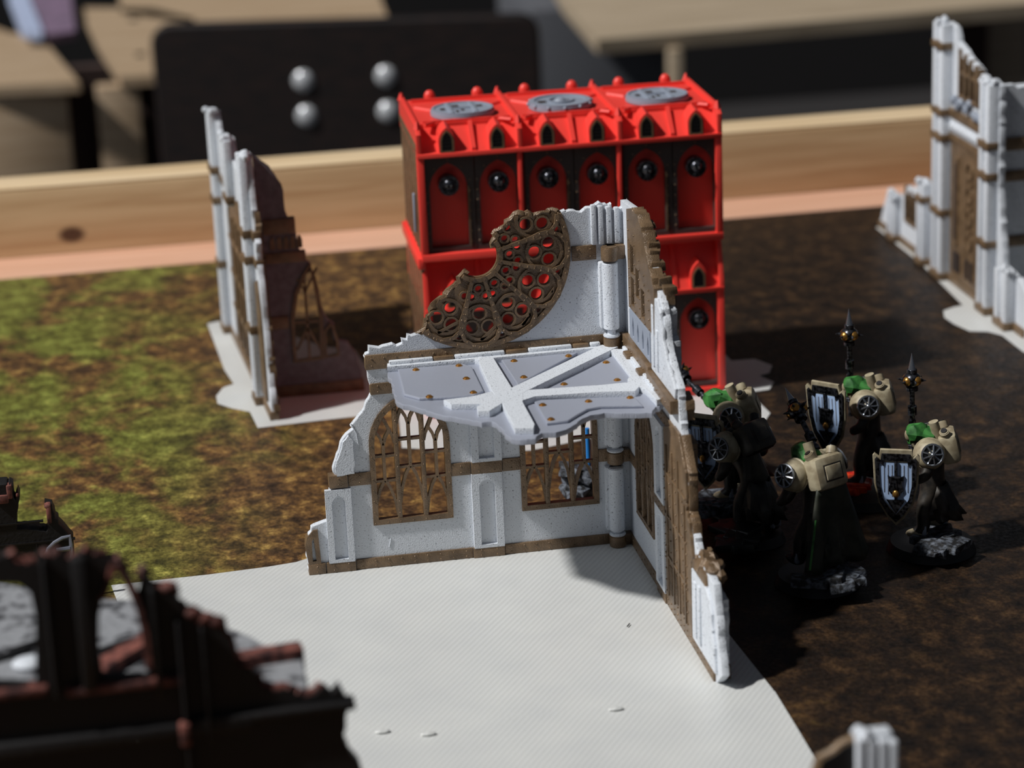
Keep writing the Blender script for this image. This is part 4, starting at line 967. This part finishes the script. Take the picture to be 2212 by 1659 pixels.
MB().bar([(x, z) for x, z in fx((252, 1214), (280, 1262), (300, 1310), (314, 1370), (322, 1440))], 0.16, YF-0.15, YF+0.3).bar(fx((246, 1215), (234, 1258), (220, 1292)), 0.14, YF-0.15, YF+0.3).build('arch_rib', 'rust', fr)
for px in ((362, 1272), (416, 1326), (468, 1347), (440, 1340)):
    p = at(*px, Y=YF); MB().sph((p.x, YF+0.1, p.z), 0.2, (1.2, 0.8, 0.8), 10, 8).build('worn_knob', 'rust', fr, jitter=0.05)
MB().plate(arch(-14.2, -12.6, 0.6, 3.6, 6.0), [arch(-14.2, -12.6, 0.6, 3.6, 6.0, inset=0.15)], YF-0.15, YF+0.05, 0.02).build('arch_moulding', 'ruindark', fr)
# rubble covered upper floor behind that wall
ZR = 7.9
slab_o = xy((-120, 1240), (200, 1292), (330, 1300), (480, 1352), (530, 1370), (585, 1396), (640, 1402), (652, 1412), (664, 1470), Z=ZR)+[(-13.5, -26.7), (-26, -26.7)]
ff = MB().plate(rag(slab_o, 0.04, 0.25, 93), (), ZR-0.35, ZR, 0.03, 'XY').build('upper_floor', 'rubble', fr)
def rbeam(a, b, wd, hh=0.28):
    p = at(*a, Z=ZR+0.1); q = at(*b, Z=ZR+0.1); d = (q-p).normalized(); n_ = Vector((-d.y, d.x, 0))*wd/2
    MB().plate([tuple((p+n_)[:2]), tuple((p-n_)[:2]), tuple((q-n_)[:2]), tuple((q+n_)[:2])], (), ZR, ZR+hh, 0.03, 'XY').build('floor_beam', 'rust', fr)
rbeam((212, 1452), (335, 1380), 0.55); rbeam((512, 1430), (652, 1407), 0.5)
for px in ((250, 1400), (60, 1400), (20, 1420)):
    p = at(*px, Z=ZR); MB().box(-0.5, 0.5, -0.12, 0.12, 0, 0.12, 0.03, Matrix.Translation((p.x, p.y, ZR)) @ Matrix.Rotation(R(30), 4, 'Z')).build('debris', 'black', fr)
p = at(66, 1440, Z=ZR); o = MB().sph((p.x, p.y, ZR+0.1), 0.45, (1, 0.8, 0.35), 16, 10).build('pale_stone', 'white', fr)
MB().box(-26, -16, YF+7.2, YF+7.5, 0.06, 6.5).build('rear_wall', 'ruindark', fr)

# small dark ruin with a bone-like arch beyond it
YS = 2.6
sr = thing('ruined_tower', 'small black and red broken tower fragment on the mat at the left edge', 'ruin')
def sx_(*p): return xz(*p, Y=YS)
ol = sx_((-40, 1046), (14, 1046), (17, 1050), (20, 1046), (28, 1050), (30, 1075), (33, 1080), (38, 1062), (43, 1072), (40, 1095), (37, 1110), (37, 1143), (60, 1142), (100, 1148), (104, 1140), (102, 1100), (96, 1092), (112, 1095), (118, 1108), (120, 1120), (126, 1124), (127, 1132), (140, 1145), (148, 1155), (158, 1165), (160, 1200))
MB().plate([(ol[0][0], 0.06)]+rag(ol, 0.015, 0.1, 95)[:-1]+[(ol[-1][0], 0.06)], (), YS, YS+0.8, 0.03).build('tower_wall', 'ruindark', sr)
for px, w_, h_, m_ in (((8, 1078), 0.28, 0.3, 'rust'), ((22, 1062), 0.12, 0.5, 'rust'), ((107, 1110), 0.1, 0.7, 'rust'), ((103, 1094), 0.12, 0.1, 'rust'), ((38, 1068), 0.06, 0.15, 'rust')):
    p = at(*px, Y=YS); MB().box(p.x-w_, p.x+w_*0.6, YS-0.1, YS+0.3, p.z-h_/2, p.z+h_/2, 0.04).build('worn_trim', m_, sr, jitter=0.02)
bk = MB()
for px, w_ in (((18, 1133), 1.2), ((75, 1172), 1.4)):
    p = at(*px, Y=YS); bk.box(p.x-w_, p.x+w_, YS-0.04, YS+0.1, p.z-0.03, p.z+0.03)
p = at(80, 1190, Y=YS); bk.box(p.x-0.02, p.x+0.02, YS-0.04, YS+0.1, p.z-0.35, p.z+0.3)
bk.build('joint_line', 'black', sr, kind='stuff')
MB().sph((at(55, 1148, Y=YS).x, YS+0.3, at(55, 1150, Y=YS).z), 0.5, (1.3, 0.6, 0.25)).build('rounded_top', 'ruindark', sr)
t = thing('bone_arch', 'grey metallic curved skeletal arch leaning at the black tower fragment', 'ornament')
M['bone'] = mat('grey_metallic_paint', srgb(130, 134, 146), 0.35, metal=0.5)
q = [at(*p_, Y=YS-0.6) for p_ in ((100, 1200), (105, 1185), (118, 1172), (135, 1162), (150, 1158), (153, 1175), (154, 1200), (156, 1230))]
MB().tube([tuple(v) for v in q], 0.07, 8).build('arch_bar', 'bone', t)
q = [at(*p_, Y=YS-0.6) for p_ in ((122, 1188), (138, 1186), (152, 1184))]
MB().tube([tuple(v) for v in q], 0.1, 8).build('cross_bar', 'bone', t)
q = [at(*p_, Y=YS-2.4) for p_ in ((206, 1254), (213, 1240), (216, 1228), (221, 1236), (218, 1248))]
MB().tube([tuple(v) for v in q], 0.07, 8).tube([(q[0].x, q[0].y, 0.12), tuple(q[0])], 0.06, 6).build('hook', 'bone', t)
zb_ = at(156, 1230, Y=YS-0.6)
MB().tube([(zb_.x, YS-0.6, 0.12), tuple(zb_)], 0.08, 8).tube([(at(100, 1200, Y=YS-0.6).x, YS-0.6, 0.12), tuple(at(100, 1200, Y=YS-0.6))], 0.08, 8).build('stand', 'bone', t)

# tip of another ruin, lower right
YT = -30.0
tr_ = thing('ruined_pillar', 'white fluted pillar top with a bronze strip, blurred at the lower right', 'pillar')
a = at(1843, 1600, Y=YT); b = at(1932, 1600, Y=YT)
for i in range(4):
    x = a.x+0.12+(b.x-a.x-0.2)*i/3
    MB().box(x-0.1, x+0.1, YT-0.25, YT+0.1, 0.02, a.z+0.12-0.05*i, 0.05).build('flute', 'white', tr_)
MB().box(a.x+0.05, b.x-0.05, YT-0.05, YT+0.4, 0.02, a.z+0.12, 0.05).build('pillar_core', 'white', tr_)
cm = MB()
for i in range(16):
    px = 1848+80*rnd.random(); p = at(px, 1598-(16*math.exp(-((px-1866)/14)**2))+10*rnd.random(), Y=YT); cm.sph((p.x, YT+0.3*rnd.random()-0.1, p.z), 0.15, (1, 1, 1), 8, 6)
cm.build('broken_top', 'white', tr_, jitter=0.06)
q = [at(*p_, Y=YT) for p_ in ((1848, 1610), (1822, 1618), (1800, 1635), (1772, 1650), (1758, 1690))]
MB().plate([(v.x, v.z+0.12) for v in q]+[(q[-1].x-0.1, 0.02), (q[0].x, 0.02)], (), YT-0.1, YT+0.2, 0.03).build('wall_stub', 'ruindark', tr_)
MB().tube([(v.x, YT+0.05, v.z+0.1) for v in q], 0.13, 8).build('bronze_strip', 'brown', tr_, jitter=0.05)

# ------------------------------------------------------------------ armoured figurines
def skin(joints, edges, name, m, parent, sub=2, root=0):
    me = bpy.data.meshes.new('s'); bm = bmesh.new(); sl = bm.verts.layers.skin.verify(); vs_ = []
    for i, (co, r_) in enumerate(joints):
        v = bm.verts.new(co); v[sl].radius = (r_, r_) if not isinstance(r_, tuple) else r_; v[sl].use_root = (i == root); vs_.append(v)
    for a, b in edges: bm.edges.new((vs_[a], vs_[b]))
    bm.to_mesh(me); bm.free()
    o = bpy.data.objects.new(name, me); COL.objects.link(o)
    o.modifiers.new('skin', 'SKIN'); sb = o.modifiers.new('sub', 'SUBSURF'); sb.levels = sub; sb.render_levels = sub
    dg = bpy.context.evaluated_depsgraph_get(); me2 = bpy.data.meshes.new_from_object(o.evaluated_get(dg))
    o.modifiers.clear(); o.data = me2; me2.name = name; me2.materials.clear(); me2.materials.append(M[m])
    for p in me2.polygons: p.use_smooth = True
    if parent: o.parent = parent
    return o
def figurine(label, pos, heading, lean=0.0, shield=True, cloak=False, mace='up', body='drab', armour='cream', rock='rock', shield_c=(1.2, 1.3, 2.15), sc=1.06, shield_yaw=-8, foot_m='cream', packm=None, z0=0.62, rockpos=(-0.2, 0.9), base_r=1.45, paul=None, hood=True, grp='robed armoured figurines behind the side wall'):
    t = thing('armored_figurine', label, 'figurine', (pos[0], pos[1], 0.0), R(heading), grp)
    b = MB().cyl((0, 0, 0.17), base_r, 0.3, seg=40, r2=base_r-0.12).build('base', 'black', t)
    rk = MB()
    for i in range(9):
        an = rnd.random()*6.28; rr = 0.75*rnd.random()+0.1
        rk.box(-0.55, 0.55, -0.4, 0.4, -0.12, 0.12, 0.04, Matrix.Translation((rockpos[0]+rr*math.cos(an), rockpos[1]+rr*math.sin(an), 0.52+0.12*rnd.random())) @ Matrix.Rotation(an*3, 4, 'Z') @ Matrix.Rotation(0.25*rnd.uniform(-1, 1), 4, 'X'))
    rk.build('slate_rock', rock, b, jitter=0.1)
    t.scale = (sc, sc, sc)
    L_ = Matrix.Translation((0, 0, z0+1.7)) @ Matrix.Rotation(R(lean), 4, 'Y') @ Matrix.Translation((0, 0, -(z0+1.7)))
    def J(x, y, z, hip=False):
        v = Vector((x, y, z+z0)); return tuple(v if hip else (L_ @ v))
    joints = [(J(-0.1, 0, 1.75, True), (0.42, 0.36)), (J(-0.02, 0, 2.15), (0.4, 0.42)), (J(0.05, 0, 2.65), (0.5, 0.6)), (J(0.15, 0, 3.05), (0.36, 0.4)), (J(0.3, 0, 3.25), 0.2), (J(0.42, 0, 3.45), 0.24),
              (J(0.3, 0.38, 1.0, True), 0.26), (J(0.28, 0.42, 0.25, True), 0.25), (J(0.65, 0.45, 0.08, True), 0.15),
              (J(-0.25, -0.38, 1.0, True), 0.26), (J(-0.45, -0.42, 0.25, True), 0.25), (J(-0.1, -0.45, 0.08, True), 0.15),
              (J(0.05, 0.62, 2.85), 0.26), (J(0.2, 0.95, 2.3), 0.21), (J(0.65, 0.9, 2.1), 0.15),
              (J(0.05, -0.62, 2.85), 0.26), (J(0.15, -0.98, 2.35), 0.21), (J(0.5, -0.95, 2.75), 0.15)]
    edges = [(0, 1), (1, 2), (2, 3), (3, 4), (4, 5), (0, 6), (6, 7), (7, 8), (0, 9), (9, 10), (10, 11), (3, 12), (12, 13), (13, 14), (3, 15), (15, 16), (16, 17)]
    skin(joints, edges, 'body', body, t)
    # boots with toe caps
    for x, y in ((0.5, 0.44), (-0.22, -0.44)):
        p = J(x, y, 0.1, True); bt = MB().sph((p[0], p[1], p[2]+0.02), 0.25, (1.45, 0.8, 0.62), 16, 10).build('boot', foot_m, t)
        MB().box(p[0]-0.3, p[0]-0.15, p[1]-0.2, p[1]+0.2, p[2]-0.02, p[2]+0.35, 0.04).build('boot_strap', 'disc', bt)
    # robe skirt
    mb = MB(); n_ = 28; prev = None
    levels = [(1.75, 0.5, 0.42), (1.35, 0.62, 0.52), (0.95, 0.72, 0.62), (0.6, 0.8, 0.68)]
    for li, (z, rx, ry) in enumerate(levels):
        ring = []
        for k in range(n_):
            a_ = 2*math.pi*k/n_; f_ = 1+0.09*li*math.sin(a_*7+li)
            ring.append(mb.bm.verts.new((-0.08-0.08*li+rx*f_*math.cos(a_)*0.85, ry*f_*math.sin(a_), z+z0+0.05*math.sin(a_*5))))
        if prev:
            for k in range(n_): mb.bm.faces.new((prev[k], prev[(k+1) % n_], ring[(k+1) % n_], ring[k]))
        prev = ring
    sk = mb.build('robe', 'cloak' if cloak else body, t); sk.modifiers.new('thick', 'SOLIDIFY').thickness = 0.05
    if hood:
        h = J(0.42, 0, 3.45)
        hd = MB().sph(h, 0.34, (1.15, 0.95, 1.0), 9, 6); hd.tube([J(0.28, 0, 3.35), J(0.0, 0, 3.22), J(-0.2, 0, 3.05)], 0.2, 10, rs=[0.3, 0.36, 0.3])
        hd = hd.build('hood', 'green', t, jitter=0.12, smooth=24)
        MB().sph(J(0.62, 0, 3.4), 0.2, (0.8, 0.85, 1.1), 14, 10).build('helmet_face', 'cream', t)
    # pauldrons with a spoked badge
    for sg in (1, -1):
        c_ = Vector(J(0.05, 0.72*sg, 2.95))
        nrm = Vector((-0.15, sg*0.93, 0.25)).normalized(); q = nrm.to_track_quat('Z', 'Y').to_matrix().to_4x4()
        pm = MB(); n1, n2 = 20, 7; rg = []
        for i in range(n2+1):
            th = R(12+98*i/n2) if i else 0.001
            rg.append([pm.bm.verts.new(c_+(q.to_3x3() @ Vector((0.5*math.sin(th)*math.cos(2*math.pi*k/n1), 0.5*math.sin(th)*math.sin(2*math.pi*k/n1), 0.44*math.cos(th))))) for k in range(n1)])
        for r0, r1 in zip(rg, rg[1:]):
            for k in range(n1): pm.bm.faces.new((r0[k], r0[(k+1) % n1], r1[(k+1) % n1], r1[k]))
        pau = pm.build('pauldron', paul or armour, t); pau.modifiers.new('thick', 'SOLIDIFY').thickness = 0.07
        rim = MB().tube([tuple(c_+(q.to_3x3() @ Vector((0.49*math.cos(a_), 0.49*math.sin(a_), -0.06)))) for a_ in [2*math.pi*k/24 for k in range(25)]], 0.045, 6).build('pauldron_rim', paul or armour, pau)
        bd = MB(); bq = Matrix.Translation(c_) @ q
        for k in range(9):
            a_ = 2*math.pi*k/9
            pp = [bq @ Vector((rr*math.cos(a_), rr*math.sin(a_), 0.47-0.55*rr*rr)) for rr in (0.05, 0.19, 0.34)]
            bd.tube([tuple(v) for v in pp], 0.03, 5)
        bd.tube([tuple(bq @ Vector((0.34*math.cos(2*math.pi*k/20), 0.34*math.sin(2*math.pi*k/20), 0.41))) for k in range(21)], 0.035, 6)
        bd.sph(tuple(bq @ Vector((0, 0, 0.46))), 0.09)
        MB().cyl(tuple(bq @ Vector((0, 0, 0.385))), 0.35, 0.05, axis=nrm, seg=20).build('badge_ground', 'black', pau)
        bd.build('spoked_badge', 'steel', pau)
    # power pack
    pk = packm or armour
    c_ = Vector(J(-0.58, 0, 2.95)); PR = Matrix.Translation(c_) @ Matrix.Rotation(R(lean+8), 4, 'Y')
    bp_ = MB().box(-0.34, 0.3, -0.6, 0.6, -0.5, 0.5, 0.17, PR)
    bp_ = bp_.build('backpack', pk, t)
    MB().box(-0.38, -0.33, -0.32, 0.28, -0.22, 0.2, 0.02, PR).build('pack_panel', pk, bp_)
    MB().box(-0.355, -0.33, -0.37, 0.33, -0.27, 0.25, 0.01, PR).build('panel_groove', 'drab', bp_)
    for sg in (1, -1):
        MB().cyl(tuple(PR @ Vector((0.02, 0.42*sg, 0.55))), 0.17, 0.26, axis=(PR.to_3x3() @ Vector((0.1, 0.5*sg, 1))), seg=18, bev=0.03).build('exhaust', pk, bp_)
        MB().cyl(tuple(PR @ Vector((0.035, 0.48*sg, 0.68))), 0.1, 0.04, axis=(PR.to_3x3() @ Vector((0.1, 0.5*sg, 1))), seg=14).build('exhaust_bore', 'black', bp_)
    MB().sph(tuple(PR @ Vector((-0.3, 0.42, 0.3))), 0.035, seg=8).sph(tuple(PR @ Vector((-0.3, -0.42, 0.3))), 0.035, seg=8).build('pack_rivet', 'gun', bp_, kind='stuff')
    tube_top = tuple(PR @ Vector((0.3, 0.18, 0.95)))
    MB().tube([tuple(PR @ Vector((0.25, 0.15, 0.3))), tube_top], 0.16, 14).build('collar_tube', pk, bp_)
    if cloak:
        mb = MB(); nx, nz = 14, 10; grid = []
        for i in range(nz+1):
            f_ = i/nz; row = []
            for k in range(nx+1):
                g_ = k/nx*2-1
                wv_ = 0.55+0.75*f_
                row.append(mb.bm.verts.new((-0.62-0.35*f_-0.12*math.cos(g_*9)*f_, g_*wv_, z0+2.7-2.45*f_+0.08*math.cos(g_*6)*f_)))
            grid.append(row)
        for i in range(nz):
            for k in range(nx): mb.bm.faces.new((grid[i][k], grid[i][k+1], grid[i+1][k+1], grid[i+1][k]))
        ck = mb.build('cloak', 'cloak', t); ck.modifiers.new('thick', 'SOLIDIFY').thickness = 0.07
        MB().tube([(grid_x) for grid_x in [(-0.7-0.35*f_, 0.55+0.75*f_, z0+2.7-2.45*f_) for f_ in [0.35+i/14 for i in range(9)]]], 0.035, 6).build('cloak_hem', 'green', ck)
    if mace:
        h0 = Vector(J(0.5, -0.97, 2.75))
        if mace == 'up': d = Vector((0.02, 0.02, 1)).normalized()
        else: d = Vector(mace).normalized()
        A_ = h0-d*0.7; B_ = h0+d*2.0
        mc = MB().tube([tuple(A_), tuple(B_)], 0.085, 10).cyl(tuple(h0+d*1.15), 0.15, 0.3, axis=d, seg=12).cyl(tuple(h0+d*0.75), 0.12, 0.14, axis=d, seg=12).build('mace_haft', 'gun', t)
        hd = B_+d*0.2
        mh = MB().sph(tuple(hd), 0.3, (1, 1, 0.9), 16, 10); mh.cyl(tuple(hd+d*0.3), 0.17, 0.12, axis=d, seg=12); mh.cyl(tuple(hd-d*0.3), 0.2, 0.12, axis=d, seg=12)
        e1 = d.orthogonal().normalized(); e2 = d.cross(e1)
        for k in range(6):
            v = e1*math.cos(k*math.pi/3)+e2*math.sin(k*math.pi/3)
            mh.cyl(tuple(hd+v*0.36), 0.08, 0.22, axis=v, seg=6, r2=0.01)
        mh = mh.build('mace_head', 'gun', mc)
        for v in (e1, -e1, e2, -e2):
            sk_ = MB().sph(tuple(hd+v*0.19), 0.165, (1, 1, 1), 14, 10).build('gilded_skull', 'gold', mc)
        MB().cyl(tuple(hd+d*0.62), 0.13, 0.6, axis=d, seg=14, r2=0.005).build('mace_spike', 'steel', mc)
        fg = MB()
        for k in range(4):
            c0 = h0+d*(0.09*k-0.14); ln = 0.13+0.012*(1-abs(k-1.4))
            fg.tube([tuple(c0+(e1*math.cos(a_)+e2*math.sin(a_))*ln) for a_ in (-0.4, 0.5, 1.3, 2.2, 3.0)], 0.045, 6)
        fg.tube([tuple(h0+d*0.05-e1*0.16), tuple(h0+d*0.15-e2*0.02-e1*0.15), tuple(h0+d*0.2+e2*0.12)], 0.05, 6)
        fg.build('gauntlet_fingers', 'gun', mc)
    if shield:
        Sm = Matrix.Translation(J(*shield_c)) @ Matrix.Rotation(R(180+shield_yaw), 4, 'Z') @ Matrix.Rotation(R(6), 4, 'X')
        so = [(-0.74, 1.08), (-0.68, 1.16), (-0.54, 1.04), (-0.5, 1.3), (0.5, 1.3), (0.54, 1.04), (0.68, 1.16), (0.74, 1.08), (0.7, 0.1), (0.56, -0.6), (0.28, -1.1), (0.0, -1.4), (-0.28, -1.1), (-0.56, -0.6), (-0.7, 0.1)]
        sc_ = lambda k: [(x*k, z*k) for x, z in so]
        sh = MB().plate(so, (), -0.03, 0.08, 0.02).build('shield', 'cream', t, Sm)
        MB().plate(sc_(0.9), [sc_(0.72)], -0.08, -0.02, 0.01).build('shield_border', 'gun', sh)
        f1 = [(-0.55, 0.75), (-0.2, 0.75), (-0.2, -0.45), (-0.42, -0.4)]
        MB().plate([(-0.56, 0.86), (0.56, 0.86), (0.55, 0.1), (0.43, -0.43), (0.0, -0.98), (-0.43, -0.43), (-0.55, 0.1)], (), -0.05, -0.02).build('shield_field', 'blue', sh)
        rb_ = MB()
        for k in range(9): x = -0.5+0.125*k; rb_.box(x-0.012, x+0.012, -0.062, -0.045, -0.4+abs(x)*0.6, 0.78)
        rb_.build('field_ribs', 'disc', sh, kind='stuff')
        em_ = MB().box(-0.05, 0.05, -0.12, -0.04, -0.55, 0.95, 0.02).box(-0.16, 0.16, -0.13, -0.04, 0.3, 0.4, 0.02).plate([(-0.06, 0.3), (-0.26, 0.42), (-0.2, 0.1), (-0.24, -0.1), (-0.06, -0.35)], (), -0.1, -0.04, 0.01).plate([(0.06, 0.3), (0.26, 0.42), (0.2, 0.1), (0.24, -0.1), (0.06, -0.35)], (), -0.1, -0.04, 0.01).plate([(-0.3, -0.45), (0.3, -0.45), (0.0, -0.95)], (), -0.09, -0.04, 0.02)
        em_.build('winged_sword_emblem', 'gun', sh)
        MB().sph((0, -0.12, -0.22), 0.12, (0.9, 0.7, 1.15), 12, 8).build('emblem_skull', 'gold', sh)
    return t

def foot(px, py, Z=0.62): p = at(px, py, Z=Z); return (p.x, p.y)
figurine('cream shouldered figurine at far right with shield toward the viewer and raised mace', foot(2012, 1150), 165, lean=4, rockpos=(-0.3, 0.9))
figurine('hindmost figurine with pale blue shield and tallest raised mace', foot(1876, 1042), 165, lean=4, shield_c=(1.35, 1.0, 2.7), shield_yaw=-30, sc=1.08, rock='orange', rockpos=(1.0, 0.4), foot_m='drab')
figurine('figurine right behind the side wall with green hood and blue shield', foot(1598, 1070), 165, lean=12, base_r=1.05, shield_c=(1.05, 1.3, 2.2), shield_yaw=-22, sc=1.1, mace=(0.55, -0.75, 0.3), rockpos=(0.9, 0.8))
figurine('crouching dark figurine seen from behind between the side wall and the cloaked one', foot(1632, 1132), 125, base_r=0.95, z0=0.35, lean=26, shield=False, sc=1.12, mace=None, packm='drab', foot_m='drab', rock='black', hood=False)  # dark drab backpack colour paints in the shadow lying on it
figurine('figurine seen from behind in a long dark green cloak on a red splashed base', foot(1766, 1222), 116, lean=10, base_r=1.3, shield=False, cloak=True, sc=1.12, mace=(0.85, -0.2, 0.62), rock='rock', rockpos=(-1.0, 0.3), foot_m='drab')
# base rocks seen through the right window, with a blue rod
p = at(1268, 1068, Z=0.3)
t = thing('scenic_rock', 'dark slate rock seen through the right gothic window', 'rock', (p.x, p.y, 0))
mb = MB()
for i in range(8): mb.box(-0.6, 0.6, -0.4, 0.4, -0.15, 0.15, 0.05, Matrix.Translation((rnd.uniform(-0.5, 0.5), rnd.uniform(-0.4, 0.4), 0.5+0.12*i)) @ Matrix.Rotation(rnd.random()*3, 4, 'Z') @ Matrix.Rotation(0.3, 4, 'X'))
mb.build('rock_body', 'rock', t, jitter=0.15)
a = at(1272, 1000, Y=p.y+1.8); b = at(1268, 925, Y=p.y+1.8)
o = MB().tube([(a.x, a.y, 0.06), tuple(b)], 0.09, 10).build('blue_rod', 'bluerod'); tag(o, 'thin bright blue rod standing behind the right gothic window', 'rod')
